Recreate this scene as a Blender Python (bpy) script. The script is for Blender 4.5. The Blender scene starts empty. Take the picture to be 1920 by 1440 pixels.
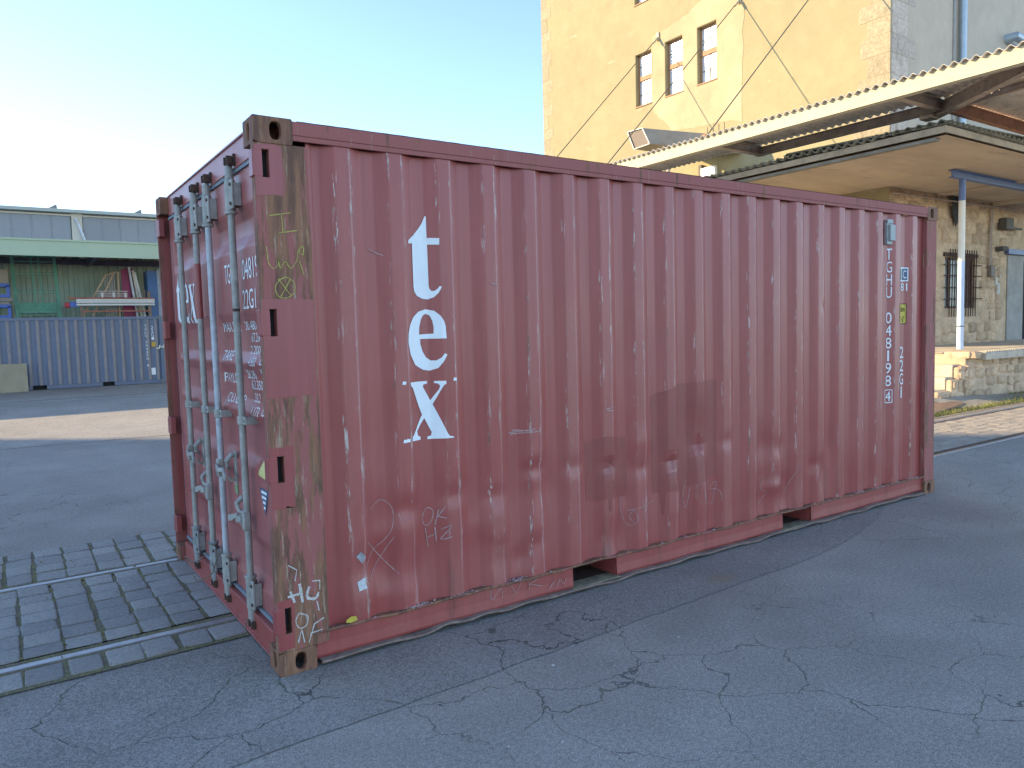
import bpy, bmesh, math, random
from mathutils import Vector, Matrix
from mathutils.geometry import tessellate_polygon
random.seed(7)
SC = bpy.context.scene
COL = SC.collection

# ---------------------------------------------------------------- camera
cd = bpy.data.cameras.new('camera'); cam = bpy.data.objects.new('camera', cd); COL.objects.link(cam)
cd.sensor_width = 36.0; cd.lens = 26.41; cd.clip_start = 0.05; cd.clip_end = 2000
RX, DN, FW = (0.82313384, -0.56718235, -0.02747481), (-0.06354857, -0.04392992, -0.99701141), (0.5642803, 0.82241981, -0.07220383)
cam.matrix_world = Matrix(((RX[0], -DN[0], -FW[0], -1.0089), (RX[1], -DN[1], -FW[1], -3.4522), (RX[2], -DN[2], -FW[2], 1.6036), (0, 0, 0, 1)))
SC.camera = cam
SC.cycles.denoising_prefilter = "NONE"

# ---------------------------------------------------------------- sky, sun, exposure
SUN = Vector((-1.0, 0.95, 0.5)).normalized()
W = bpy.data.worlds.new('World'); SC.world = W; W.use_nodes = True
wn = W.node_tree.nodes; wl = W.node_tree.links
bg = wn['Background']; sky = wn.new('ShaderNodeTexSky'); sky.sky_type = 'NISHITA'; sky.sun_disc = False
sky.sun_elevation = math.asin(SUN.z); sky.sun_rotation = math.atan2(SUN.x, SUN.y)
sky.altitude = 200; sky.air_density = 0.7; sky.dust_density = 0.0; sky.ozone_density = 1.0
wl.new(sky.outputs[0], bg.inputs[0]); bg.inputs[1].default_value = 0.15
sd = bpy.data.lights.new('sun', 'SUN'); sun = bpy.data.objects.new('sun', sd); COL.objects.link(sun)
sd.energy = 3.0; sd.angle = math.radians(0.5); sd.color = (1.0, 0.78, 0.47)
sun.rotation_euler = SUN.to_track_quat('Z', 'Y').to_euler(); sun.location = SUN * 60
SC.view_settings.view_transform = 'Standard'; SC.view_settings.look = 'None'
SC.view_settings.gamma = 1.0; SC.view_settings.use_curve_mapping = False
SC.view_settings.exposure = 1.75

# ---------------------------------------------------------------- text meshes (made first, while the scene is small)
TXT = {}
def _texts(strings):
    obs = []
    for s in strings:
        c = bpy.data.curves.new('text', 'FONT'); c.body = s; c.size = 1.0; c.resolution_u = 3
        o = bpy.data.objects.new('text', c); COL.objects.link(o); obs.append((s, o, c))
    bpy.context.view_layer.update(); dg = bpy.context.evaluated_depsgraph_get()
    for s, o, c in obs:
        me = bpy.data.meshes.new_from_object(o.evaluated_get(dg))
        vs = [(v.co.x, v.co.y) for v in me.vertices]; fs = [tuple(p.vertices) for p in me.polygons]
        x0 = min(v[0] for v in vs); x1 = max(v[0] for v in vs); y0 = min(v[1] for v in vs); y1 = max(v[1] for v in vs)
        TXT[s] = ([((v[0] - x0) / (x1 - x0), (v[1] - y0) / (y1 - y0)) for v in vs], fs, (x1 - x0) / (y1 - y0))
        bpy.data.objects.remove(o); bpy.data.curves.remove(c); bpy.data.meshes.remove(me)
_texts(list('TGHU04819820C1') + list('LX73') + ['22G1', 'TG', 'HU', '04819', '22G1', 'MAX.GW.', '30.480', 'KGS', '67.200', 'LBS', 'TARE', '2.200', '4.850',
        'PAYLOAD', '28.280', '62.350', 'CU.CAP.', '33.2', 'CU.M', '1.173', 'CU.FT', 'C', 'i', '81', '2.6m', "8' 6\"", 'TEX'])

# ---------------------------------------------------------------- mesh builder
class MB:
    def __init__(s): s.v = []; s.f = []; s.m = []
    def add(s, vs, fs, mi=0):
        n = len(s.v); s.v += [tuple(a) for a in vs]; s.f += [tuple(n + i for i in f) for f in fs]; s.m += [mi] * len(fs); return s
    def box(s, x0, y0, z0, x1, y1, z1, mi=0, M=None):
        vs = [(x, y, z) for z in (z0, z1) for y in (y0, y1) for x in (x0, x1)]
        if M is not None: vs = [tuple(M @ Vector(a)) for a in vs]
        return s.add(vs, [(0, 2, 3, 1), (4, 5, 7, 6), (0, 1, 5, 4), (2, 6, 7, 3), (0, 4, 6, 2), (1, 3, 7, 5)], mi)
    def bar(s, a, b, w, h, up=(0, 0, 1), mi=0):
        a = Vector(a); b = Vector(b); d = (b - a).normalized(); r = d.cross(Vector(up))
        if r.length < 1e-4: r = d.cross(Vector((1, 0, 0)))
        r.normalize(); u = r.cross(d)
        vs = [p + r * (i * w / 2) + u * (j * h / 2) for p in (a, b) for j in (-1, 1) for i in (-1, 1)]
        return s.add(vs, [(0, 1, 3, 2), (4, 6, 7, 5), (0, 4, 5, 1), (2, 3, 7, 6), (0, 2, 6, 4), (1, 5, 7, 3)], mi)
    def tube(s, pts, r, n=10, mi=0, caps=True):
        pts = [Vector(p) for p in pts]; rr = r if isinstance(r, (list, tuple)) else [r] * len(pts)
        d0 = (pts[1] - pts[0]).normalized(); ref = Vector((0, 0, 1)) if abs(d0.z) < .9 else Vector((1, 0, 0))
        vs = []; N = len(pts)
        for i, p in enumerate(pts):
            d = (pts[min(i + 1, N - 1)] - pts[max(i - 1, 0)]).normalized()
            u = d.cross(ref).normalized(); w = d.cross(u)
            vs += [p + (u * math.cos(2 * math.pi * k / n) + w * math.sin(2 * math.pi * k / n)) * rr[i] for k in range(n)]
        fs = [(i * n + k, i * n + (k + 1) % n, (i + 1) * n + (k + 1) % n, (i + 1) * n + k) for i in range(N - 1) for k in range(n)]
        if caps: fs += [tuple(range(n - 1, -1, -1)), tuple((N - 1) * n + k for k in range(n))]
        return s.add(vs, fs, mi)
    def prism(s, poly, fn, a, b, mi=0):
        n = len(poly); vs = [fn(p[0], p[1], a) for p in poly] + [fn(p[0], p[1], b) for p in poly]
        fs = [tuple(range(n - 1, -1, -1)), tuple(range(n, 2 * n))] + [(i, (i + 1) % n, n + (i + 1) % n, n + i) for i in range(n)]
        return s.add(vs, fs, mi)
    def grid(s, us, vs_, fn, mi=0):
        nu = len(us); P = [fn(u, v) for v in vs_ for u in us]
        return s.add(P, [(j * nu + i, j * nu + i + 1, (j + 1) * nu + i + 1, (j + 1) * nu + i) for j in range(len(vs_) - 1) for i in range(nu - 1)], mi)
    def holed(s, u0, u1, v0, v1, holes, fn, dep, mi=0, rev=None):
        us = sorted({u0, u1, *[h[0] for h in holes], *[h[1] for h in holes]}); vs = sorted({v0, v1, *[h[2] for h in holes], *[h[3] for h in holes]})
        for i in range(len(us) - 1):
            for j in range(len(vs) - 1):
                cu = (us[i] + us[i + 1]) / 2; cv = (vs[j] + vs[j + 1]) / 2
                if any(h[0] < cu < h[1] and h[2] < cv < h[3] for h in holes): continue
                s.add([fn(us[i], vs[j], 0), fn(us[i + 1], vs[j], 0), fn(us[i + 1], vs[j + 1], 0), fn(us[i], vs[j + 1], 0)], [(0, 1, 2, 3)], mi)
        for a, b, c, d in holes:
            r = mi if rev is None else rev
            q = [(a, c), (b, c), (b, d), (a, d)]
            for k in range(4):
                p, p2 = q[k], q[(k + 1) % 4]
                s.add([fn(*p, 0), fn(*p2, 0), fn(*p2, dep), fn(*p, dep)], [(0, 1, 2, 3)], r)
        return s
    def mesh(s, name, mats):
        me = bpy.data.meshes.new(name); me.from_pydata(s.v, [], s.f)
        for m in (mats if isinstance(mats, (list, tuple)) else [mats]): me.materials.append(m)
        if any(s.m): me.polygons.foreach_set('material_index', s.m)
        return me
    def obj(s, name, mats, parent=None, bevel=0, smooth=0, fix=True, **props):
        me = s.mesh(name, mats)
        if fix:
            b = bmesh.new(); b.from_mesh(me); bmesh.ops.recalc_face_normals(b, faces=b.faces); b.to_mesh(me); b.free()
        return put(name, me, parent, bevel, smooth, **props)

LOC = {}
def put(name, me, parent=None, bevel=0, smooth=0, **props):
    o = bpy.data.objects.new(name, me); COL.objects.link(o)
    if parent is not None:
        o.parent = parent
        if parent.name in LOC: o.matrix_parent_inverse = Matrix.Translation(-LOC[parent.name])
    if smooth:
        me.polygons.foreach_set('use_smooth', [True] * len(me.polygons)); me.set_sharp_from_angle(angle=math.radians(smooth))
    if bevel:
        m = o.modifiers.new('bevel', 'BEVEL'); m.width = bevel; m.segments = 2; m.limit_method = 'ANGLE'; m.angle_limit = math.radians(40)
    for k, v in props.items(): o[k] = v
    return o
def thing(name, label, cat, loc=(0, 0, 0), group=None):
    o = bpy.data.objects.new(name, None); COL.objects.link(o); o.location = loc; o.empty_display_size = .2
    LOC[o.name] = Vector(loc); o['label'] = label; o['category'] = cat
    if group: o['group'] = group
    return o
def lin(a, b, n): return [a + (b - a) * i / (n - 1) for i in range(n)]
def XZ(y): return lambda u, v, d: (u, y + d, v)      # face looking -Y, depth goes +Y
def YZ(x): return lambda u, v, d: (x + d, u, v)      # face looking -X, depth goes +X

# ---------------------------------------------------------------- materials
class G:
    def __init__(s, name, rough=.7, metal=0., spec=.5):
        s.mat = bpy.data.materials.new(name); s.mat.use_nodes = True; s.t = s.mat.node_tree; s.N = s.t.nodes; s.b = s.N['Principled BSDF']
        s.b.inputs['Roughness'].default_value = rough; s.b.inputs['Metallic'].default_value = metal; s.b.inputs['Specular IOR Level'].default_value = spec
        s.P = s.n('TexCoord').outputs['Object']
    def set(s, node, k, v):
        if isinstance(v, bpy.types.NodeSocket): s.t.links.new(v, node.inputs[k])
        else:
            i = node.inputs[k]
            if hasattr(i.default_value, '__len__') and len(i.default_value) == 4 and len(v) == 3: v = (*v, 1)
            i.default_value = v
    def n(s, ty, ins=None, **at):
        nd = s.N.new('ShaderNode' + ty)
        for k, v in at.items(): setattr(nd, k, v)
        for k, v in (ins or {}).items(): s.set(nd, k, v)
        return nd
    def m(s, op, a, b=0.): return s.n('Math', {0: a, 1: b}, operation=op).outputs[0]
    def mix(s, f, a, b, bt='MIX'): return s.n('Mix', {0: f, 6: a, 7: b}, data_type='RGBA', blend_type=bt).outputs[2]
    def sc(s, v, k, off=(0, 0, 0)): return s.n('Mapping', {'Vector': v, 'Scale': k, 'Location': off}).outputs[0]
    def noise(s, scale, det=4, rough=.55, vec=None, dist=0.): return s.n('TexNoise', {'Vector': vec or s.P, 'Scale': scale, 'Detail': det, 'Roughness': rough, 'Distortion': dist}).outputs[0]
    def nz(s, scale, det=2, vec=None): return s.n('TexNoise', {'Vector': vec or s.P, 'Scale': scale, 'Detail': det}).outputs[1]
    def vor(s, scale, feat='F1', vec=None, rnd=1.): return s.n('TexVoronoi', {'Vector': vec or s.P, 'Scale': scale, 'Randomness': rnd}, feature=feat).outputs[0]
    def mr(s, v, a, b, c=0., d=1.): return s.n('MapRange', {0: v, 1: a, 2: b, 3: c, 4: d}, clamp=True).outputs[0]
    def xyz(s, v=None): return s.n('SeparateXYZ', {0: v or s.P}).outputs
    def col(s, c): s.set(s.b, 'Base Color', c); return s
    def rgh(s, c): s.set(s.b, 'Roughness', c); return s
    def bump(s, h, st=.3, d=.01): s.t.links.new(s.n('Bump', {'Height': h, 'Strength': st, 'Distance': d}).outputs[0], s.b.inputs['Normal']); return s
    def vary(s, c, amt): # brighten / darken
        return s.n('HueSaturation', {'Color': c, 'Value': amt}).outputs[0]

def simple(name, c, rough=.6, metal=0., var=.2, scale=4., dirt=None, dirt_amt=.5, bump=.15, bscale=60, rnd=0., spec=.5, streak=False):
    g = G(name, rough, metal, spec)
    v = g.sc(g.P, (1, 1, .12)) if streak else g.P
    n1 = g.noise(scale, 6, .6, v); c1 = g.vary(c if isinstance(c, bpy.types.NodeSocket) else g.mix(0., c, c), g.mr(n1, .3, .7, 1 - var, 1 + var))
    if dirt: c1 = g.mix(g.m('MULTIPLY', g.mr(g.noise(scale * 2.3, 8, .7, v), .5, .7), dirt_amt), c1, dirt)
    if rnd:
        r = g.n('ObjectInfo').outputs['Random']; c1 = g.vary(c1, g.mr(r, 0, 1, 1 - rnd, 1 + rnd))
    g.col(c1); g.rgh(g.mr(n1, .3, .7, max(rough - .1, .05), min(rough + .1, 1)))
    if bump: g.bump(g.noise(bscale, 5, .6), bump, .01)
    return g.mat

def red_paint(name, ridge=False, rust=.35, base=(.33, .066, .055), fade=(.36, .095, .08)):
    g = G(name, .42, 0, .5); X = g.xyz()
    n1 = g.noise(1.3, 5, .6); st = g.noise(1., 6, .65, g.sc(g.P, (26, 26, 1.1)))
    c = g.mix(g.mr(n1, .35, .7), base, fade)
    c = g.vary(c, g.mr(st, .3, .7, .88, 1.1))
    # grime low down and drips
    dr = g.m('MULTIPLY', g.mr(g.noise(1., 4, .6, g.sc(g.P, (9, 9, 1.6))), .6, .74), g.mr(X[2], .55, .15))
    c = g.mix(g.m('MULTIPLY', dr, .75), c, (.055, .035, .03))
    sm = g.mr(g.noise(2.7, 8, .72, g.sc(g.P, (1.6, 1.6, .8), (3, 0, 1))), .66, .76)
    c = g.mix(g.m('MULTIPLY', sm, rust), c, (.12, .055, .035))
    h = g.m('MULTIPLY', st, .3)
    if ridge:
        t = g.m('MULTIPLY', g.m('ABSOLUTE', g.m('SUBTRACT', g.m('FRACT', g.m('ADD', g.m('DIVIDE', g.m('SUBTRACT', X[0], .416), .2775), .5)), .5)), .2775)
        face = g.mr(t, .05, .034); edge = g.m('MULTIPLY', g.mr(t, .022, .035), g.mr(t, .056, .046))
        zone = g.m('MULTIPLY', g.mr(X[2], 2.42, 1.75), g.mr(g.noise(1., 4, .65, g.sc(g.P, (2.3, 1, .7), (4, 0, 1))), .44, .62))
        c = g.mix(g.m('MULTIPLY', face, g.m('MULTIPLY', zone, .45)), c, (.36, .13, .105))
        ch = g.noise(1., 9, .75, g.sc(g.P, (120, 120, 16)))
        a = g.m('MULTIPLY', g.m('MULTIPLY', face, g.mr(ch, .585, .63)), zone)
        c = g.mix(g.m('MULTIPLY', a, .6), c, g.mix(g.mr(g.noise(5., 3), .42, .58), (.50, .40, .33), (.33, .20, .14)))
        ch2 = g.noise(1., 7, .7, g.sc(g.P, (60, 60, 7), (5, 0, 2)))
        e = g.m('MULTIPLY', g.m('MULTIPLY', edge, g.mr(ch2, .545, .59)), g.mr(g.noise(1., 3, .6, g.sc(g.P, (3, 1, 1.3), (1, 0, 4))), .42, .56))
        c = g.mix(e, c, g.mix(g.mr(g.noise(9., 3), .45, .6), (.52, .46, .40), (.15, .085, .055)))
        h = g.m('SUBTRACT', h, g.m('ADD', a, e))
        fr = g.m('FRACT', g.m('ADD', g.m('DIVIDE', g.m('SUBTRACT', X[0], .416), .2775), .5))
        bend_glint = g.m('MULTIPLY', g.m('MULTIPLY', g.mr(fr, .615, .628), g.mr(fr, .665, .648)), g.mr(g.noise(1., 4, .6, g.sc(g.P, (3.1, 1, .8), (2, 0, 7))), .36, .5))  # thin lighter line at each bend, sky reflection put into the paint colour
        c = g.mix(g.m('MULTIPLY', bend_glint, .5), c, (.48, .24, .22))
    else:
        ch = g.mr(g.noise(1., 9, .75, g.sc(g.P, (40, 40, 12))), .66, .7)
        c = g.mix(g.m('MULTIPLY', ch, .6), c, (.30, .22, .19)); h = g.m('SUBTRACT', h, ch)
    g.col(c); g.rgh(g.mr(n1, .3, .7, .34, .5)); g.bump(h, .18, .004)
    return g.mat

def rusty(name, red=.5, scrape=.35):
    g = G(name, .8); v = g.sc(g.P, (22, 22, 2.6)); v2 = g.sc(g.P, (55, 55, 5), (2, 2, 2))
    a = g.noise(1., 8, .68, v); b = g.noise(1., 9, .72, v2)
    c = g.mix(g.mr(a, .4, .6), (.135, .064, .04), (.29, .135, .07))
    c = g.mix(g.mr(g.noise(1., 8, .7, g.sc(g.P, (14, 14, 2.2), (7, 1, 3))), .62 - .22 * red, .66 - .2 * red), c, (.33, .105, .09))
    c = g.mix(g.mr(b, .61 - .05 * scrape, .66), c, (.42, .32, .22))
    c = g.mix(g.mr(g.noise(1., 8, .7, g.sc(g.P, (40, 40, 4), (9, 4, 3))), .63, .68), c, (.085, .055, .042))
    g.col(c); g.bump(g.m('ADD', a, b), .35, .004)
    return g.mat

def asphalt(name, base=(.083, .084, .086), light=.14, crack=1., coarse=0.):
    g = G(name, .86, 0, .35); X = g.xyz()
    big = g.noise(.22, 5, .6); med = g.noise(1.7, 5, .62)
    c = g.vary(g.mix(0., base, base), g.m('MULTIPLY', g.mr(big, .3, .7, .82, 1.2), g.mr(med, .3, .7, .9, 1.1)))
    gr = g.noise(150., 3, .75); c = g.vary(c, g.mr(gr, .36, .64, .55, 1.5)); c = g.vary(c, g.mr(g.noise(48., 4, .7), .36, .64, .82, 1.2))
    gr2 = g.noise(620., 2, .6); c = g.vary(c, g.mr(gr2, .3, .7, .8, 1.2))
    sp = g.vor(95.); spm = g.m('MULTIPLY', g.mr(sp, .24, .16), g.mr(g.noise(41., 1), .5, .6))
    c = g.mix(g.m('MULTIPLY', spm, .85), c, (.46, .45, .42))
    if coarse:
        ag = g.m('MULTIPLY', g.mr(g.vor(120.), .38, .2), g.mr(g.noise(1.1, 4, .6, g.sc(g.P, (1, 1.6, 1), (.3, .2, 0))), .47, .62))
        sea = g.m('MULTIPLY', g.m('MULTIPLY', g.mr(X[1], -.2, -.42), g.mr(g.noise(1.3, 4, .6, g.sc(g.P, (1, .4, 1), (2.1, 0, 0))), .42, .6)), g.mr(g.vor(85.), .42, .22))
        c = g.mix(g.m('MULTIPLY', g.m('MAXIMUM', ag, sea), coarse), c, (.40, .385, .36))
    if coarse:
        dd = g.n('VectorMath', {0: g.sc(g.P, (1, 1.5, 1), (-2.67, .54, 0)), 1: (0, 0, 0)}, operation='DISTANCE').outputs['Value']
        c = g.mix(g.m('MULTIPLY', g.mr(g.m('ADD', dd, g.m('MULTIPLY', g.noise(14., 4), .25)), .28, .14), .7), c, (.30, .215, .10))
    # worn lighter and slightly ochre areas
    c = g.mix(g.m('MULTIPLY', g.mr(g.noise(.55, 5, .65), .55, .75), .35), c, (.24, .21, .17))
    st = g.mr(g.noise(.8, 6, .7, g.sc(g.P, (1, 1, 1), (8, 5, 0))), .60, .72); c = g.mix(g.m('MULTIPLY', st, .13), c, (.06, .056, .05))
    h = g.m('ADD', g.m('MULTIPLY', gr, .7), g.m('MULTIPLY', gr2, .4))
    if crack:
        w = g.n('VectorMath', {0: g.P, 1: g.n('VectorMath', {0: g.nz(3.2, 6), 'Scale': .26}, operation='SCALE').outputs[0]}, operation='ADD').outputs[0]
        w2 = g.n('VectorMath', {0: w, 1: g.n('VectorMath', {0: g.nz(19, 4), 'Scale': .028}, operation='SCALE').outputs[0]}, operation='ADD').outputs[0]
        wid = g.mr(g.noise(1.3, 3), .3, .7, .0018, .006)
        k = g.m('LESS_THAN', g.vor(1.55, 'DISTANCE_TO_EDGE', w2), wid)
        k = g.m('MULTIPLY', k, g.mr(g.noise(.34, 3, .6, g.sc(g.P, (1, 1, 1), (1.7, 3.1, 0))), .465, .52))
        k2 = g.m('MULTIPLY', g.m('LESS_THAN', g.vor(4.3, 'DISTANCE_TO_EDGE', w2), .007), g.mr(g.noise(.6, 3, .6, g.sc(g.P, (1, 1, 1), (6, 2, 0))), .57, .6))
        k = g.m('MULTIPLY', g.m('MAXIMUM', k, g.m('MULTIPLY', k2, .7)), crack)
        c = g.mix(g.m('MULTIPLY', k, .8), c, g.mix(g.mr(g.noise(5., 3), .5, .6), (.045, .043, .04), (.10, .09, .05)))
        h = g.m('SUBTRACT', h, g.m('MULTIPLY', k, 2.5))
    g.col(c); g.bump(h, .5, .006)
    return g.mat

M = {}
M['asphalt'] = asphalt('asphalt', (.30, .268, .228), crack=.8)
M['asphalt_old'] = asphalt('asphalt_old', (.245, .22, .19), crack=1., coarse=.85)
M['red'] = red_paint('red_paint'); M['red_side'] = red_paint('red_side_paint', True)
M['red_fresh'] = red_paint('fresh_red_paint', rust=.05, base=(.30, .06, .056), fade=(.32, .08, .075))
M['red_door'] = red_paint('door_paint', rust=.2, base=(.34, .085, .076), fade=(.39, .14, .125))
M['rust'] = rusty('rusty_steel', .35, .5); M['rust_post'] = rusty('rusty_post', .55, .8); M['rust_far'] = rusty('rusty_far_post', .9, .4)
M['rust_rail'] = rusty('rusty_top_rail', 1.15, .1)
M['rust_dark'] = simple('dark_rust', (.075, .045, .032), .85, 0, .35, 20, (.14, .07, .035), .7, .4, 90)
M['zinc'] = simple('galvanised_steel', (.36, .355, .32), .6, .15, .25, 14, (.27, .25, .21), .6, .1, 120)
M['zinc_dirty'] = simple('dirty_galvanised_steel', (.31, .32, .31), .65, .2, .25, 16, (.14, .10, .07), .8, .2, 120)
M['zinc_white'] = simple('whitish_bar', (.46, .49, .51), .6, .2, .2, 14, (.3, .3, .3), .6, .1, 120)
M['rubber'] = simple('rubber_gasket', (.085, .10, .125), .7, 0, .25, 9, (.2, .22, .24), .5)
M['rubber_pale'] = simple('chalky_gasket', (.19, .235, .27), .75, 0, .3, 9, (.30, .30, .26), .6)
M['white'] = simple('white_lettering', (.80, .82, .82), .6, 0, .04, 8, (.6, .58, .55), .15, 0)
M['black'] = simple('black_paint', (.02, .02, .02), .8, 0, .1, 8, None, 0, 0)
M['yellow_tag'] = simple('yellow_sticker', (.55, .42, .05), .6, 0, .1, 20, None, 0, 0)
M['pale_tag'] = simple('pale_yellow_sticker', (.62, .55, .20), .6, 0, .1, 20, None, 0, 0)
M['green_tag'] = simple('green_sticker', (.20, .36, .16), .6, 0, .1, 20, None, 0, 0)
M['navy'] = simple('navy_sticker', (.07, .11, .18), .6, 0, .1, 20, None, 0, 0)
M['silver_tag'] = simple('torn_silver_sticker', (.42, .44, .45), .45, .3, .3, 60, (.25, .1, .1), .8, 0)
M['chalk_y'] = simple('yellow_chalk', (.42, .36, .10), .9, 0, .3, 90, (.25, .12, .07), .9, 0)
M['chalk_w'] = simple('white_chalk', (.55, .52, .47), .9, 0, .3, 90, (.3, .14, .1), .9, 0)
M['scratch'] = simple('scratch_mark', (.42, .27, .25), .9, 0, .3, 60, (.33, .09, .08), .9, 0)
M['olive'] = simple('overpaint', (.275, .062, .05), .5, 0, .1, 5, (.31, .066, .054), .6, 0)
M['rail'] = simple('rail_steel', (.34, .31, .30), .38, .6, .2, 7, (.20, .13, .09), .5, .1)
M['rail_rust'] = simple('rail_rust', (.13, .075, .045), .9, 0, .35, 12, (.2, .12, .06), .7, .5, 80)
M['debris'] = simple('groove_dirt', (.12, .085, .05), 1, 0, .4, 30, (.06, .07, .02), .7, .6, 110)

def sett_mat():
    g = G('basalt_sett', .8, 0, .4); r = g.n('ObjectInfo').outputs['Random']
    w = g.n('VectorMath', {0: g.P, 1: g.n('CombineXYZ', {0: g.m('MULTIPLY', r, 31.), 1: g.m('MULTIPLY', r, 17.)}).outputs[0]}, operation='ADD').outputs[0]
    n1 = g.noise(9., 6, .65, w); c = g.mix(g.mr(r, 0, 1), (.32, .30, .275), (.45, .42, .375))
    c = g.vary(c, g.mr(n1, .3, .7, .75, 1.22)); sp = g.noise(150., 3, .6, w); c = g.vary(c, g.mr(sp, .3, .7, .75, 1.25))
    g.col(c); g.bump(g.m('ADD', n1, g.m('ADD', g.m('MULTIPLY', sp, .35), g.m('MULTIPLY', g.noise(34., 5, .7, w), 1.2))), .8, .014); g.rgh(g.mr(n1, .3, .7, .6, .85)); return g.mat
M['sett'] = sett_mat()
def joint_mat():
    g = G('mossy_joint', 1., 0, .2); c = g.mix(g.mr(g.noise(6., 5, .65), .42, .58), (.185, .165, .12), (.215, .205, .095))
    c = g.mix(g.mr(g.noise(60., 4, .7), .5, .65), c, (.36, .29, .17)); c = g.vary(c, g.mr(g.noise(190., 2), .3, .7, .6, 1.35))
    g.col(c); g.bump(g.noise(120., 4, .7), 1., .012); return g.mat
M['joint'] = joint_mat()
M['moss'] = simple('moss', (.22, .21, .08), 1., 0, .4, 25, (.32, .25, .13), .8, .8, 160)
M['grass'] = simple('dry_grass', (.16, .17, .045), .9, 0, .4, 3, (.30, .24, .11), .8, 0)

# ---------------------------------------------------------------- ground
def sheet(name, poly, z, mat, label, cat, **kw):
    mb = MB(); mb.add([(x, y, z) for x, y in poly], [tuple(range(len(poly)))]); o = mb.obj(name, mat, None)
    o['kind'] = 'structure'; o['label'] = label; o['category'] = cat; return o
sheet('ground', [(-300, -300), (300, -300), (300, 300), (-300, 300)], 0.0, M['asphalt'], 'grey worn asphalt yard with fine cracks and pale grit', 'ground')
random.seed(3)
edge = [(-7 + i * .12, -.60 + .0245 * (-7 + i * .12) * (1 if i < 200 else 1) * 1.6 + random.uniform(-.008, .008)) for i in range(118)]
edge = [(x, y + max(0, (x - 3.2) / 2.4) ** 2 * .55) for x, y in edge if x < 5.6] + [(5.7, .5)]
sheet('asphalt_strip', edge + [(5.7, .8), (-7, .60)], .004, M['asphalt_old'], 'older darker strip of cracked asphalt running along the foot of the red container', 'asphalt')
fy = [(-60 + i * 1.1, 10.2 + random.uniform(-.12, .12)) for i in range(57)] + [(2.9, 9.8), (3.6, 6.5), (4.4, 4.6), (7, 3.62), (13.2, 3.62), (14.2, 3.9), (14.2, 6), (70, 6), (70, 60), (-60, 60)]  # lobe behind the container is unseen, added to bounce sun onto the canopies
sheet('far_yard', fy, .004, asphalt('dusty_asphalt', (.33, .295, .25), crack=.4), 'paler dusty asphalt of the yard stretching back to the green hall, with an added unseen lobe behind the container', 'yard')
# sloping apron in front of the stone dock, gravel verge
apron = MB().grid(lin(12.9, 16.2, 12), lin(2.75, 3.52, 6), lambda u, v: (u, v, .008 + .12 * max(0, (v - 2.75) / .77) ** 1.5 * max(0, min(1, (16.1 - u) / 2.)) )).obj('concrete_apron', simple('apron_concrete', (.33, .29, .23), .9, 0, .25, 3, (.2, .17, .13), .5, .4, 50), None, 0, 60)
apron['kind'] = 'structure'; apron['label'] = 'pale concrete apron ramping up to the foot of the stone dock'; apron['category'] = 'apron'
sheet('gravel_verge', [(7.5, 2.55), (40, 2.55), (40, 3.6), (7.5, 3.6)], .005, simple('gravel', (.42, .33, .21), 1, 0, .4, 14, (.22, .18, .09), .7, .9, 80), 'strip of light gravel between the track and the dock', 'gravel')
# sett paving
pav = MB().add([(-3.62, .60, .0100), (.7, .60, .0100), (.7, 3.29, .0100), (-3.62, 3.29, .0100)], [(0, 1, 2, 3)]).obj('sett_paving', M['joint'])
pav['kind'] = 'structure'; pav['label'] = 'old basalt sett paving with mossy joints around the rails'; pav['category'] = 'paving'
def sett_mesh(i):
    rnd = random.Random(i); b = bmesh.new(); bmesh.ops.create_cube(b, size=1)
    for v in b.verts:
        v.co.x *= 1 + rnd.uniform(-.07, .07); v.co.y *= 1 + rnd.uniform(-.07, .07)
        if v.co.z > 0: v.co.z += rnd.uniform(-.035, .035)
    bmesh.ops.bevel(b, geom=list(b.edges), offset=.075, segments=2, affect='EDGES', profile=.6)
    me = bpy.data.meshes.new('sett'); b.to_mesh(me); b.free(); me.materials.append(M['sett'])
    me.polygons.foreach_set('use_smooth', [True] * len(me.polygons)); return me
SET = [sett_mesh(i) for i in range(8)]
def sett(cx, cy, sx, sy, parent, mb=None):
    o = bpy.data.objects.new('sett', random.choice(SET)); COL.objects.link(o); o.parent = parent
    o.location = (cx, cy, -.0255 + random.uniform(-.0035, .004)); o.scale = (sx, sy, .085)
    o.rotation_euler = (random.uniform(-.02, .02), random.uniform(-.02, .02), random.uniform(-.03, .03))
random.seed(11)
def rows(y0, y1, h, pitch, x0, x1, gapx, gapy, off):
    n = max(1, round((y1 - y0) / h)); hh = (y1 - y0) / n; x = x0; k = 0
    while x < x1:
        w = pitch * random.uniform(.93, 1.07); yy = y0; dy = [random.uniform(.85, 1.15) for _ in range(n)]; s = sum(dy); drift = random.uniform(-.006, .006)
        for j in range(n):
            h_ = dy[j] / s * (y1 - y0)
            sett(x + w / 2 + drift + off * j * .006 + random.uniform(-.006, .006), yy + h_ / 2, w - gapx * random.uniform(.7, 1.3), h_ - gapy * random.uniform(.6, 1.4), pav); yy += h_
        x += w; k += 1
rows(.995, 2.285, .185, .174, -3.6, .62, .018, .008, 0)
rows(.63, .845, .215, .174, -3.6, .62, .016, .010, 0)
rows(2.40, 3.27, .20, .18, -3.6, .5, .022, .014, 1)
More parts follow.
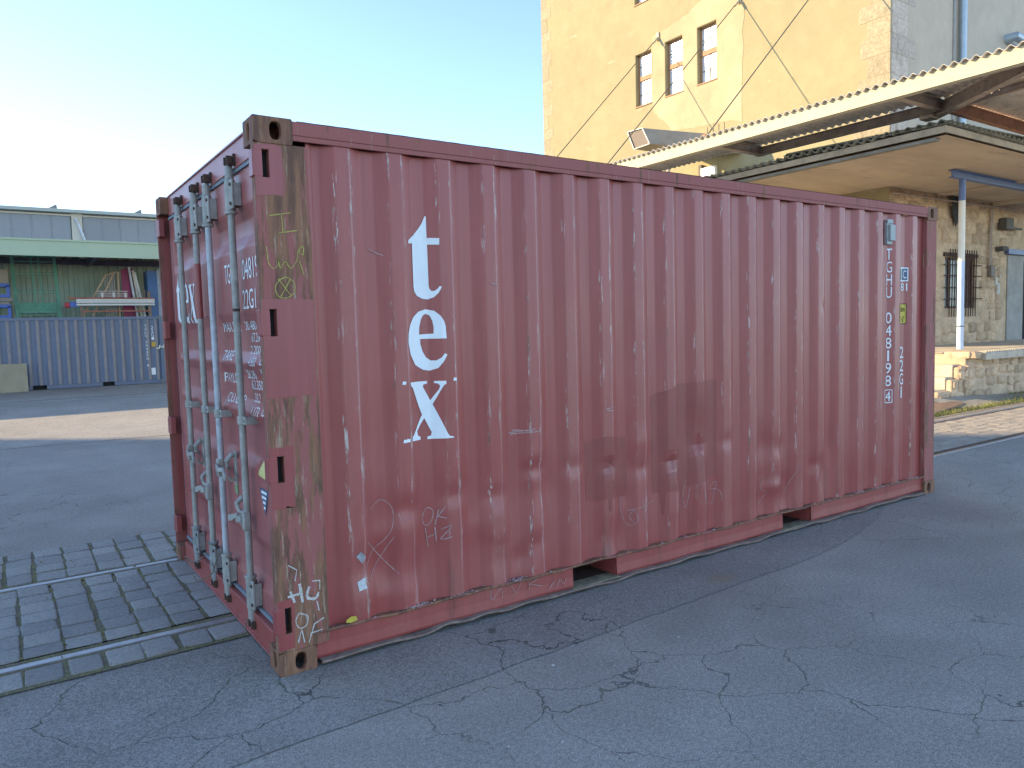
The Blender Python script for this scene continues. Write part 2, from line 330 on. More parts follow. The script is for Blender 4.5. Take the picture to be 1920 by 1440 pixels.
# moss tufts and grass blades in the wide joints
random.seed(5); mb = MB()
for i in range(4200):
    x = random.uniform(-3.5, .35); y = random.uniform(.62, 3.27)
    px = ((x + 3.6) / .174) % 1
    if min(px, 1 - px) > .09 or random.random() < .35: continue
    a = random.uniform(0, 6.28); r = random.uniform(.004, .011); h = random.uniform(.006, .02)
    mb.add([(x + r * math.cos(a), y + r * math.sin(a), .008), (x + r * math.cos(a + 2.1), y + r * math.sin(a + 2.1), .008), (x + r * math.cos(a + 4.2), y + r * math.sin(a + 4.2), .008), (x + random.uniform(-.01, .01), y + random.uniform(-.01, .01), .008 + h)], [(0, 1, 3), (1, 2, 3), (2, 0, 3)])
mb.obj('moss', M['moss'], None, kind='stuff', label='low moss tufts growing in the joints of the sett paving', category='moss')

# ---------------------------------------------------------------- rails
def rail_track(y0, y1, xa, xb, label, cat_label='railway track', z=.012):
    t = thing('railway_track', label, 'rail track', (xa, y0, 0), 'rails set flush in the yard')
    for y, s in ((y0, 1), (y1, -1)):
        head = MB(); n = max(2, int((xb - xa) / .5))
        head.prism([(y - .030, -.03), (y - .030, z - .004), (y - .024, z + .002), (y + .024, z + .002), (y + .030, z - .004), (y + .030, -.03)], lambda u, v, d: (d, u, v), xa, xb)
        r = head.obj('rail', M['rail'], t, 0, 0)
        g = MB().box(xa, min(y + s * .030, y + s * .078), .0015, xb, max(y + s * .030, y + s * .078), .0045).obj('groove_fill', M['debris'], r)
        g2 = MB().box(xa, min(y + s * .083, y + s * .105), -.02, xb, max(y + s * .083, y + s * .105), z - .002).obj('guard_rail', M['rail_rust'], r)
    return t
rail_track(.905, 2.345, -9, 45, 'rail track running under the red container and out past its far end')
rail_track(19.75, 21.2, -30, 45, 'far rail track crossing the shaded yard before the blue container', z=.010)
# setts between the rails beyond the far end of the container: one mass
random.seed(9); mb = MB(); x = 6.6
while x < 16:
    for j in range(7):
        h = (2.245 - 1.02) / 7; y = 1.02 + j * h; zz = .009 + random.uniform(-.003, .004)
        mb.box(x + .008, y + .008, -.02, x + .14, y + h - .008, zz)
    x += .15
mb.obj('sett_field', simple('worn_setts', (.36, .31, .25), .9, 0, .2, 4, (.25, .22, .18), .5, .5, 60), None, kind='stuff', label='worn setts between the rails beyond the far end of the red container', category='paving')
random.seed(40); mb = MB()
for i in range(150):
    x = random.uniform(-1.2, 8); y = random.uniform(-3.2, -.05) if i % 3 else random.uniform(3.4, 9)
    r = random.uniform(.003, .008) * (1.8 if i % 11 == 0 else 1); mb.add([(x + r * math.cos(a * 1.26 + random.uniform(-.3, .3)), y + r * .8 * math.sin(a * 1.26), .003) for a in range(5)] + [(x, y, .003 + r * .9)], [(k, (k + 1) % 5, 5) for k in range(5)])
mb.obj('grit', simple('grit_stone', (.42, .40, .36), .9, 0, .4, 60), None, kind='stuff', label='loose grit and tiny stones scattered on the asphalt', category='grit')
# dry grass at the verge
random.seed(21); mb = MB()
for i in range(5200):
    if i % 3: x = random.uniform(8, 15.5); y = 2.62 + abs(random.gauss(0, .14))
    else: x = random.uniform(14.4, 24); y = random.uniform(2.9, 3.45)
    a = random.uniform(0, 6.28); h = random.uniform(.02, .085) * (1.2 if i % 5 == 0 else .8); w = .006
    mb.add([(x - w * math.cos(a), y - w * math.sin(a), .004), (x + w * math.cos(a), y + w * math.sin(a), .004), (x + random.uniform(-.04, .04), y + random.uniform(-.04, .04), .004 + h)], [(0, 1, 2)])
mb.obj('grass', M['grass'], None, kind='stuff', label='patchy dry grass along the track beside the dock', category='grass')

# ================================================================ red shipping container
L_, WD, HT = 6.058, 2.438, 2.591
red = thing('shipping_container', 'rust-red shipping container with big white letters tex on its long side', 'shipping container', (3.03, 1.22, 0))
PIT = .2775
def corr0(x):
    if x < .312: return .048 if x > .27 else .03
    t = abs(((x - .416) / PIT + .5) % 1 - .5) * PIT
    if x > 5.79: return .048
    return .012 if t < .036 else .048 if t > .104 else .012 + (t - .036) / .068 * .036
def corr(x): return sum(corr0(x + d) for d in (-.005, -.0025, 0, .0025, .005)) / 5
rd = random.Random(4)
DENT = [(x, .74 + rd.uniform(-.07, .07), rd.uniform(.012, .028), .06, .045) for x in (.69, .97, 1.244, 1.52, 1.81, 2.09, 2.37, 2.65, 2.92, 3.2)]
DENT += [(rd.uniform(.4, 4.0), rd.uniform(.22, .95), rd.uniform(-.016, .022), rd.uniform(.05, .12), rd.uniform(.04, .16)) for _ in range(34)]
DENT += [(rd.uniform(3.6, 5.6), rd.uniform(.22, .7), rd.uniform(-.006, .012), rd.uniform(.04, .1), rd.uniform(.05, .16)) for _ in range(10)]
DENT += [(4.35, 1.72, .012, .03, .03), (1.52, .36, .018, .05, .05), (4.35, .42, .03, .05, .14), (2.65, .45, -.02, .06, .12), (2.93, .42, -.016, .05, .12), (1.25, .35, .02, .06, .10)]
def surf(x, z):
    y = corr(x)
    for a, b, d, rx, rz in DENT:
        u = (x - a) / rx; w = (z - b) / rz; q = u * u + w * w
        if q < 9: y += d * math.exp(-q)
    if z > 2.44: y += (.05 - y) * min(1, (z - 2.44) / .06) * .0
    return max(y, .004)
xs = [.246, .262, .275, .29, .30, .312]
k = 0
while True:
    c = .416 + PIT * k
    if c > 5.75: break
    for d in (-.12, -.110, -.107, -.104, -.101, -.098, -.07, -.042, -.039, -.036, -.033, -.030, -.015, 0, .015, .030, .033, .036, .039, .042, .07, .098, .101, .104, .107, .110, .12):
        if c + d > xs[-1] + .001: xs.append(c + d)
    xs.append(c + .139); k += 1
xs = [x for x in xs if x < 5.875] + [5.88]
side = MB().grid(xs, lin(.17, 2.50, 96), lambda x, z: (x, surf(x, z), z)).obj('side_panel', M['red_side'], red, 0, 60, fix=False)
MB().grid([0, 6], [0, 1], lambda x, z: (.03 + x, WD - .03, .17 + z * 2.33)).obj('side_panel', M['red'], red, label='plain side facing away from the camera')

# --- decals laid on the corrugated side
def conform(vs2, faces, name, mat, parent, off=.003, sx=.014, sz=.06, fn=None, **props):
    b = bmesh.new(); vv = [b.verts.new((x, 0, z)) for x, z in vs2]
    for f in faces:
        try: b.faces.new([vv[i] for i in f])
        except ValueError: pass
    x0 = min(v[0] for v in vs2); x1 = max(v[0] for v in vs2); z0 = min(v[1] for v in vs2); z1 = max(v[1] for v in vs2)
    for lo, hi, st, no in ((x0, x1, sx, (1, 0, 0)), (z0, z1, sz, (0, 0, 1))):
        p = lo + st
        while p < hi:
            co = (p, 0, 0) if no[0] else (0, 0, p)
            bmesh.ops.bisect_plane(b, geom=b.verts[:] + b.edges[:] + b.faces[:], plane_co=co, plane_no=no); p += st
    if fn is None: fn = lambda x, z: (x, surf(x, z) - off, z)
    lift = {}
    if 'chalk' in name or 'scratch' in name or 'scrape' in name:      # strokes that cross lie on top of each other
        k = 0
        for v in b.verts:
            if v in lift: continue
            st = [v]; lift[v] = k * .0004
            while st:
                for e in st.pop().link_edges:
                    for q in e.verts:
                        if q not in lift: lift[q] = k * .0004; st.append(q)
            k += 1
    for v in b.verts: v.co = Vector(fn(v.co.x, v.co.z)) - Vector((0, lift.get(v, 0), 0))
    me = bpy.data.meshes.new(name); b.to_mesh(me); b.free(); me.materials.append(mat)
    return put(name, me, parent, 0, 0, **props)
def poly_faces(*loops):
    vs = [p for l in loops for p in l]
    return vs, tessellate_polygon([[Vector((x, z, 0)) for x, z in l] for l in loops])
def glyph(s, cx, cz, h, w=None):
    v, f, asp = TXT[s]; w = w or h * asp
    return [(cx + (a - .5) * w, cz + (b - .5) * h) for a, b in v], f
def stroke(lines, wd):
    vs, fs = [], []
    for ln in lines:
        if len(ln) > 3:
            q = []
            for i in range(len(ln) - 1):
                p0, p1, p2, p3 = ln[max(i - 1, 0)], ln[i], ln[i + 1], ln[min(i + 2, len(ln) - 1)]
                if i == 0 and ln[0] == ln[-1]: p0 = ln[-2]
                if i == len(ln) - 2 and ln[0] == ln[-1]: p3 = ln[1]
                for k in range(4):
                    t = k / 4; q.append(tuple(.5 * (2 * b + (c - a) * t + (2 * a - 5 * b + 4 * c - d) * t * t + (3 * b - a - 3 * c + d) * t ** 3) for a, b, c, d in zip(p0, p1, p2, p3)))
            ln = q + [ln[-1]]
        pts = []
        for a, b in zip(ln, ln[1:]):
            n = max(1, int(math.dist(a, b) / .012)); pts += [(a[0] + (b[0] - a[0]) * i / n, a[1] + (b[1] - a[1]) * i / n) for i in range(n)]
        pts.append(ln[-1]); N = len(pts); b0 = len(vs)
        for i, p in enumerate(pts):
            q, r = pts[max(i - 1, 0)], pts[min(i + 1, N - 1)]; dx, dz = r[0] - q[0], r[1] - q[1]; l = math.hypot(dx, dz) or 1
            w = wd * random.uniform(.55, 1.2) / 2; vs += [(p[0] - dz / l * w, p[1] + dx / l * w), (p[0] + dz / l * w, p[1] - dx / l * w)]
        fs += [(b0 + 2 * i, b0 + 2 * i + 1, b0 + 2 * i + 3, b0 + 2 * i + 2) for i in range(N - 1)]
    return vs, fs
T_ = [(0.869, 2.202), (0.875, 2.201), (0.875, 2.09), (0.933, 2.089), (0.932, 2.055), (0.876, 2.056), (0.877, 1.843), (0.88, 1.827), (0.89, 1.816), (0.904, 1.817), (0.916, 1.826), (0.929, 1.842), (0.938, 1.836), (0.922, 1.806), (0.9, 1.784), (0.871, 1.773), (0.84, 1.776), (0.809, 1.791), (0.793, 1.814), (0.789, 1.842), (0.789, 2.059), (0.761, 2.056), (0.762, 2.072), (0.8, 2.101), (0.832, 2.138), (0.853, 2.167)]
E_ = [(0.856, 1.722), (0.898, 1.713), (0.926, 1.688), (0.945, 1.659), (0.953, 1.634), (0.957, 1.567), (0.818, 1.568), (0.819, 1.54), (0.83, 1.503), (0.849, 1.471), (0.874, 1.454), (0.9, 1.453), (0.925, 1.467), (0.944, 1.49), (0.958, 1.481), (0.936, 1.447), (0.909, 1.413), (0.868, 1.4), (0.829, 1.407), (0.779, 1.436), (0.747, 1.49), (0.734, 1.552), (0.738, 1.599), (0.75, 1.639), (0.776, 1.678), (0.815, 1.71)]
EH = [(0.855, 1.698), (0.876, 1.689), (0.888, 1.661), (0.893, 1.628), (0.892, 1.594), (0.813, 1.591), (0.816, 1.63), (0.827, 1.67), (0.839, 1.69)]
X_ = [(0.739, 1.347), (0.85, 1.347), (0.849, 1.333), (0.828, 1.33), (0.825, 1.317), (0.865, 1.244), (0.909, 1.302), (0.914, 1.318), (0.905, 1.331), (0.886, 1.334), (0.886, 1.345), (0.946, 1.344), (0.946, 1.329), (0.931, 1.32), (0.876, 1.223), (0.944, 1.066), (0.957, 1.049), (0.982, 1.044), (0.981, 1.037), (0.84, 1.04), (0.841, 1.054), (0.862, 1.057), (0.867, 1.075), (0.826, 1.153), (0.776, 1.089), (0.782, 1.066), (0.8, 1.056), (0.799, 1.041), (0.736, 1.043), (0.739, 1.063), (0.752, 1.075), (0.814, 1.172), (0.755, 1.317), (0.74, 1.33)]
for loops, lb in (([T_], 'big white letter t'), ([E_, EH], 'big white letter e'), ([X_], 'big white letter x')):
    conform(*poly_faces(*loops), 'letter', M['white'], side, label=lb)
for x, z in ((.700, 1.347), (.694, 1.048), (1.0, 1.35), (.712, 1.05)):
    conform(*poly_faces([(x - .012, z - .008), (x + .010, z - .010), (x + .013, z + .006), (x - .006, z + .009)]), 'paint_fleck', M['white'], side)
pa = [(1.917, .898), (2.054, .933), (2.252, .902), (2.261, .627), (2.252, .524), (2.10, .535), (2.095, .47), (2.085, .45), (2.075, .47), (2.07, .54), (1.99, .53), (1.916, .548)]
pb = [(2.478, 1.151), (2.721, 1.212), (3.104, 1.221), (3.099, .55), (2.92, .525), (2.905, .44), (2.89, .43), (2.88, .52), (2.795, .51), (2.785, .40), (2.77, .375), (2.755, .40), (2.745, .50), (2.58, .505), (2.57, .37), (2.56, .345), (2.55, .37), (2.54, .505), (2.48, .508)]
for p, lb in ((pa, 'smaller dull brown overpainted patch'), (pb, 'larger dull brown overpainted patch')):
    conform(*poly_faces(p), 'overpaint_patch', M['olive'], side, off=.0012, sz=.04, label=lb)
random.seed(31)
conform(*stroke([[(.823, .675), (.795, .628), (.809, .583), (.845, .597), (.86, .652), (.823, .675)], [(.867, .573), (.887, .658)], [(.875, .61), (.92, .671)], [(.886, .621), (.926, .607)],
        [(.809, .568), (.824, .465)], [(.866, .564), (.872, .485)], [(.816, .515), (.873, .529)], [(.894, .551), (.947, .566), (.892, .498), (.952, .507)]], .006), 'scratched_scribble', M['scratch'], side, off=.002, label='scratched letters OK over HZ')
for grp in ([[(2.21, .53), (2.2, .46), (2.23, .37), (2.28, .33), (2.32, .36), (2.3, .43), (2.27, .39), (2.3, .34)], [(2.36, .5), (2.38, .35)], [(2.25, .43), (2.5, .46)]], [[(2.8, .56), (2.77, .44), (2.8, .36), (2.83, .5)]],
        [[(2.93, .5), (2.96, .36)]], [[(3.02, .52), (3.0, .38), (3.06, .36), (3.1, .5), (3.04, .46), (3.12, .44), (3.14, .36)]], [[(3.55, .44), (3.62, .47), (3.6, .38), (3.66, .34), (3.58, .26)]], [[(3.9, .3), (4.02, .52)]],
        [[(.50, .72), (.56, .76), (.62, .70), (.60, .58), (.50, .50), (.46, .40)], [(.47, .56), (.64, .36)], [(.48, .36), (.62, .56)]]):
    conform(*stroke(grp, .0045), 'scratched_scribble', M['scratch'], side, off=.002)
for grp in ([[(1.19, .155), (1.20, .095), (1.26, .15), (1.27, .09)]], [[(1.33, .15), (1.36, .095), (1.40, .15)]], [[(1.45, .16), (1.46, .10)], [(1.52, .15), (1.455, .13), (1.55, .10)]], [[(1.60, .07), (1.64, .11)]], [[(1.66, .07), (1.68, .11), (1.71, .075), (1.73, .11)]]):
    conform(*stroke(grp, .005), 'chalk_mark', M['scratch'], red, off=.0, fn=lambda x, z: (x, .0205, z))
for pts in ([(.405, .50), (.43, .52), (.462, .485), (.44, .455)], [(.405, .37), (.45, .385), (.455, .33), (.41, .325)]):
    conform(*poly_faces(pts), 'torn_sticker', M['silver_tag'], side)
# horizontal scrape marks
conform(*stroke([[(1.36, 1.02), (1.52, 1.03)], [(1.38, 1.035), (1.50, 1.02)], [(1.37, 1.012), (1.56, 1.015)], [(2.06, 1.1), (2.15, 1.11)], [(2.07, 1.09), (2.14, 1.085)], [(1.24, 1.86), (1.30, 1.85)], [(.55, 2.02), (.62, 1.99)]], .007), 'scrape_mark', M['scratch'], side, off=.002)

# identification columns at the far end
def col_text(s, x, z0, z1, h, w, par, name, lb):
    n = len(s)
    for i, ch in enumerate(s):
        if ch == ' ': continue
        z = z0 + (z1 - z0) * (i + .5) / n; v, f = glyph(ch, x, z, h, w * (.30 if ch == '1' else 1)); conform(v, f, name, M['white'], par)
col_text('TGHU 048198', 5.318, 2.21, 1.02, .094, .052, side, 'identification_character', 'white TGHU 048198 written downwards')
col_text('4', 5.318, 1.0, .88, .085, .046, side, 'check_digit', 'check digit 4')
fr = stroke([[(5.283, 0.995), (5.353, 0.995)], [(5.353, 0.995), (5.353, 0.885)], [(5.353, 0.885), (5.283, 0.885)], [(5.283, 0.885), (5.283, 0.995)]], .007); conform(*fr, 'check_digit_frame', M['white'], side)
col_text('22G1', 5.545, 1.37, .90, .10, .058, side, 'size_character', 'white 22G1 written downwards')
v1, f1 = poly_faces([(5.455, 2.05), (5.615, 2.05), (5.615, 1.93), (5.455, 1.93)]); pl = conform(v1, f1, 'marking_plate', M['white'], side, label='framed iC mark')
v1, f1 = poly_faces([(5.540, 2.04), (5.605, 2.04), (5.605, 1.94), (5.540, 1.94)]); conform(v1, f1, 'marking_plate', M['navy'], side, off=.005)
v1, f1 = poly_faces([(5.465, 2.04), (5.530, 2.04), (5.530, 1.94), (5.465, 1.94)]); conform(v1, f1, 'marking_plate', M['zinc'], side, off=.005)
conform(*glyph('C', 5.572, 1.99, .07, .045), 'marking_text', M['white'], side, off=.007)
conform(*glyph('i', 5.50, 1.99, .07, .018), 'marking_text', M['black'], side, off=.007)
conform(*glyph('81', 5.565, 1.88, .068, .085), 'marking_text', M['white'], side)
v1, f1 = poly_faces([(5.455, 1.735), (5.60, 1.735), (5.60, 1.56), (5.455, 1.56)]); conform(v1, f1, 'height_sticker', M['yellow_tag'], side, label='yellow height sticker')
conform(*glyph('2.6m', 5.535, 1.69, .05, .10), 'marking_text', M['black'], side, off=.005)
conform(*glyph("8' 6\"", 5.535, 1.60, .05, .09), 'marking_text', M['black'], side, off=.005)
fr = stroke([[(5.457, 1.733), (5.598, 1.733)], [(5.598, 1.733), (5.598, 1.562)], [(5.598, 1.562), (5.457, 1.562)], [(5.457, 1.562), (5.457, 1.733)]], .006); conform(*fr, 'sticker_border', M['black'], side, off=.006)
# vent
vt = MB().box(5.25, .018, 2.235, 5.335, .048, 2.43).box(5.265, -.004, 2.265, 5.345, .019, 2.40).box(5.25, .012, 2.41, 5.335, .03, 2.445).obj('ventilator', simple('vent_plastic', (.36, .38, .36), .6, 0, .15, 12, (.2, .2, .18), .5), red, .004)

# --- rails, posts, castings
def wavy(x, z): return z + .004 * math.sin(x * 5.1) + .005 * math.sin(x * 13.7 + 1) + (.014 * math.exp(-((x - .9) / .08) ** 2) + .02 * math.exp(-((x - 1.15) / .1) ** 2) - .004)
tr = MB(); tr.box(.178, .0, 2.52, 5.88, .06, 2.583); tr.box(.178, .002, 2.495, 5.88, .012, 2.52); tr.obj('top_rail', M['rust_rail'], red, .004)
MB().grid(lin(.2, 5.86, 200), [0, 1, 2], lambda x, j: (x, .0 + .03 * j, 2.5845 + .004 * abs(math.sin(x * 31.7) * math.sin(x * 11)) * (1 if j == 1 else .3))).obj('top_rail_grime', simple('grime', (.10, .085, .06), 1, 0, .4, 20), red)
PK = [(1.785, 2.143), (3.833, 4.192)]
br = MB()
for a, b in ((.178, PK[0][0]), (PK[0][1], PK[1][0]), (PK[1][1], 5.88)):
    n = max(3, int((b - a) / .06)); X = lin(a, b, n)
    br.grid(X, [0, 1, 2, 3], lambda x, j: (x, [.026, .026, .022, .030][int(j)] + .004 * math.sin(x * 9), [.160, .10, .05, .034][int(j)]))
    for q in (a, b):
        br.add([(q, .03, .034), (q, .40, .034), (q, .40, .16), (q, .03, .16)], [(0, 1, 2, 3)])
for a, b in PK: br.add([(a, .4, .16), (b, .4, .16), (b, .03, .16), (a, .03, .16)], [(0, 1, 2, 3)]); br.add([(a, .4, .034), (b, .4, .034), (b, .4, .16), (a, .4, .16)], [(0, 1, 2, 3)])
br.obj('bottom_rail', M['red'], red, 0, 0, fix=False)
lg = MB()
X = lin(.20, 5.87, 260)
lg.grid(X, [0, 1, 2, 3, 4], lambda x, j: (x, [.060, .004, -.002, .004, .06][int(j)] + .003 * math.sin(x * 17), [.176, .176, .169, .162, .162][int(j)] + .003 * math.sin(x * 7.3) + .002 * math.sin(x * 29)))
lg.obj('sill_ledge', M['rust'], red, 0, 0, fix=False)
fl = MB(); fl.grid(X, [0, 1, 2, 3, 4], lambda x, j: (x, [.06, -.004, -.010, -.004, .06][int(j)] + .004 * math.sin(x * 8.3 + 1) + .003 * math.sin(x * 23), wavy(x, [.036, .034, .029, .022, .02][int(j)])))
fl.obj('bottom_flange', simple('dirty_flange', (.26, .19, .15), .9, 0, .3, 14, (.2, .07, .055), .8, .4, 70), red, 0, 0, fix=False)
for a, b in PK:
    MB().box(a + .002, .11, .028, b - .002, .399, .033).obj('pocket_shade', M['rust_dark'], red); MB().box(a - .01, .005, .030, b + .01, .11, .036).obj('pocket_plate', simple('dusty_plate', (.27, .23, .14), .95, 0, .35, 18, (.12, .09, .06), .8, .4, 80), red)  # darker rear floor paints in the shade at the back of the pocket
MB().box(.2, .10, .155, 5.86, 2.34, .168).obj('floor_pan', M['rust_dark'], red)
MB().box(.15, .06, 2.55, 5.9, 2.38, 2.572).obj('roof_panel', M['red'], red)
MB().box(6.02, .06, .05, 6.04, 2.38, 2.55).obj('end_panel', M['red'], red)
# loose dirt and flaked paint on the ledge
random.seed(77); fk = MB()
for i in range(420):
    x = random.choice([random.gauss(.72, .05), random.gauss(1.36, .05), random.gauss(1.0, .04), random.gauss(5.12, .04), random.gauss(5.41, .04), random.gauss(5.69, .04), random.gauss(4.83, .04), random.uniform(.3, 5.8)])
    if not .26 < x < 5.85: continue
    s = random.uniform(.002, .007); y = random.uniform(.0, .04); fk.box(x - s, y - s * .5, .176, x + s, y + s * .5, .176 + s * random.uniform(.4, 1.2), 0, Matrix.Translation((0, 0, 0)))
fk.obj('ledge_debris', simple('paint_flakes', (.42, .30, .29), .9, 0, .6, 40, (.16, .07, .06), .9, 0), red, kind='stuff')

def casting(x0, y0, z0, sx, sy, name_label, holes):
    # box of a corner casting with real oval holes on the -Y and -X faces
    D = (.178, .162, .118); mb = MB(); x1, y1, z1 = x0 + D[0], y0 + D[1], z0 + D[2]
    def face(fn, w, cu, h, ru, rv):
        n = 32; o = []; i_ = []
        for k in range(n):
            a = 2 * math.pi * (k + .5) / n; ca, sa = math.cos(a), math.sin(a)
            m = min((((w - cu) if ca > 0 else cu) / abs(ca)) if abs(ca) > 1e-6 else 9, (h / 2) / abs(sa)); o.append((cu + ca * m, h / 2 + sa * m))
            p = 2.6; r = (abs(ca / ru) ** p + abs(sa / rv) ** p) ** (-1 / p); i_.append((cu + ca * r, h / 2 + sa * r))
        V = [fn(*p, 0) for p in o] + [fn(*p, .0) for p in i_] + [fn(p[0], p[1], .032) for p in i_]
        mb.add(V, [(k, (k + 1) % n, n + (k + 1) % n, n + k) for k in range(n)] + [(n + k, n + (k + 1) % n, 2 * n + (k + 1) % n, 2 * n + k) for k in range(n)])
    fy = y0 if sy > 0 else y1; fx = x0 if sx > 0 else x1
    face(lambda u, v, d: (x0 + u, fy + d * sy, z0 + v), D[0], holes[0] if sx > 0 else D[0] - holes[0], D[2], .026, .040)
    face(lambda u, v, d: (fx + d * sx, y0 + u, z0 + v), D[1], holes[1] if sy > 0 else D[1] - holes[1], D[2], .022, .038)
    gy = y1 if sy > 0 else y0; gx = x1 if sx > 0 else x0
    mb.add([(x0, gy, z0), (x1, gy, z0), (x1, gy, z1), (x0, gy, z1)], [(0, 1, 2, 3)]); mb.add([(gx, y0, z0), (gx, y1, z0), (gx, y1, z1), (gx, y0, z1)], [(0, 1, 2, 3)])
    for z in (z0, z1): mb.add([(x0, y0, z), (x1, y0, z), (x1, y1, z), (x0, y1, z)], [(0, 1, 2, 3)])
    o = mb.obj('corner_casting', M['rust'], red, .0)
    b = bmesh.new(); b.from_mesh(o.data); bmesh.ops.remove_doubles(b, verts=b.verts, dist=.0008); b.to_mesh(o.data); b.free()
    m = o.modifiers.new('bevel', 'BEVEL'); m.width = .007; m.segments = 2; m.limit_method = 'ANGLE'; m.angle_limit = math.radians(60)
for X0, sx in ((0, 1), (L_ - .178, -1)):
    for Y0, sy in ((0, 1), (WD - .162, -1)):
        for Z0 in (0, HT - .118): casting(X0, Y0, Z0, sx, sy, '', (.1, .085))
# near corner post: steel plate with four hinge slots
HZ = (2.382, 1.665, .985, .265)
post = MB(); slots = [(.034, .066, z - .062, z + .062) for z in HZ]
post.holed(0.0, .246, .118, 2.473, slots, XZ(.005), .05)
post.box(.0, .0055, .118, .012, .055, 2.473); post.add([(.246, .005, .118), (.246, .06, .118), (.246, .06, 2.473), (.246, .005, 2.473)], [(0, 1, 2, 3)])
post.obj('corner_post', M['rust_post'], red, 0, 0, label='badly scraped and rusted post beside the doors')
MB().box(.012, .056, .118, .24, .07, 2.473).obj('slot_shade', M['black'], red)  # black sheet stands for the shade inside the hinge slots
def patch(pts, lb):
    conform(*poly_faces(pts), 'paint_patch', M['red_fresh'], red, fn=lambda x, z: (x, .0038, z), sx=9, sz=9, label=lb)
def rect_minus_slot(x1, z0, z1, hz):
    r = random.Random(int(z0 * 100)); j = lambda: r.uniform(-.004, .004)
    a, b = hz - .064, hz + .064
    patch([(.0, z0 + j()), (.033, z0), (.033, z1), (0, z1 + j())], 'fresh red paint')
    patch([(.067, z0 + j()), (x1 * .6, z0 + .006 + j()), (x1 + j(), z0 + j()), (x1 + j(), (z0 + z1) / 2), (x1 + j(), z1 + j()), (x1 * .7, z1 + .004), (.067, z1)], 'fresh red paint')
    if z1 > b: patch([(.033, b), (.067, b), (.067, z1), (.033, z1)], 'fresh red paint')
    if z0 < a: patch([(.033, z0), (.067, z0), (.067, a), (.033, a)], 'fresh red paint')
rect_minus_slot(.124, 2.24, 2.466, HZ[0]); rect_minus_slot(.243, 1.318, 1.772, HZ[1]); rect_minus_slot(.111, .80, 1.088, HZ[2]); rect_minus_slot(.08, .128, .366, HZ[3])
for z in HZ:
    MB().box(-.009, .003, z - .06, .036, .06, z + .06).obj('hinge', M['red_fresh'], red, .004)
    MB().box(-.006, WD - .11, z - .06, .03, WD - .002, z + .06).obj('hinge', M['red_fresh'], red, .004)
PM = lambda x, z: (x, .0025, z)
random.seed(13)
S1 = [[(.054, 2.149), (.152, 2.167)], [(.11, 2.157), (.113, 2.075)], [(.091, 2.072), (.178, 2.088)], [(.035, 2.009), (.039, 1.943), (.059, 1.912), (.084, 1.927), (.088, 1.961), (.093, 1.913), (.117, 1.945), (.14, 1.914), (.169, 1.946), (.181, 1.996), (.205, 2.016), (.201, 1.977), (.181, 1.996)], [(.184, 1.947), (.197, 1.903), (.201, 1.886)], [(.115, 1.872), (.075, 1.847), (.066, 1.811), (.084, 1.781), (.121, 1.779), (.152, 1.804), (.154, 1.848), (.115, 1.872)], [(.081, 1.864), (.134, 1.791)], [(.137, 1.865), (.089, 1.784)]]
for grp, lb in ((S1[:3], 'yellow chalk capital I'), (S1[3:5], 'yellow chalk scrawl'), (S1[5:], 'yellow chalk crossed circle')): conform(*stroke(grp, .0055), 'chalk_mark', M['chalk_y'], red, fn=PM, label=lb)
S2 = [[(.11, .431), (.121, .338)], [(.051, .379), (.123, .384)], [(.065, .402), (.083, .346)], [(.156, .408), (.143, .359), (.184, .344), (.201, .371)]]
for grp in (S2[:3], S2[3:]): conform(*stroke(grp, .016), 'chalk_mark', M['chalk_w'], red, fn=PM, label='thick white chalk letter')
S3 = [[(.17, .431), (.209, .427), (.207, .383)], [(.098, .286), (.084, .256), (.1, .218), (.134, .225), (.141, .268), (.098, .291)], [(.091, .15), (.11, .21), (.122, .142)], [(.142, .136), (.173, .221), (.221, .24)], [(.15, .179), (.211, .185)], [(.06, .53), (.10, .50), (.09, .45)], [(.19, .33), (.2, .28)]]
for grp in (S3[:1], S3[1:2], S3[2:3], S3[3:5], S3[5:6], S3[6:]): conform(*stroke(grp, .006), 'chalk_mark', M['chalk_w'], red, fn=PM, label='thin white chalk scrawl')
# far and other posts
MB().box(5.88, .005, .118, 6.05, .05, 2.473).obj('corner_post', M['rust_far'], red, .004)
MB().box(6.0, WD - .1, .118, 6.05, WD - .005, 2.473).obj('corner_post', M['red'], red, .004)
MB().box(.0, WD - .020, .118, .16, WD - .004, 2.473).box(.12, WD - .11, .118, .135, WD - .02, 2.473).obj('corner_post', M['rust_far'], red, .003)
# header, sill, gaskets
hd = MB().box(.05, .178, 2.455, .16, 2.26, 2.585).box(.042, .2, 2.579, .17, 2.24, 2.592).obj('header', M['red_door'], red, .004)
MB().box(.03, .178, .02, .16, 2.26, .155).box(.02, .18, .018, .06, 2.258, .03).obj('door_sill', M['red'], red, .004)

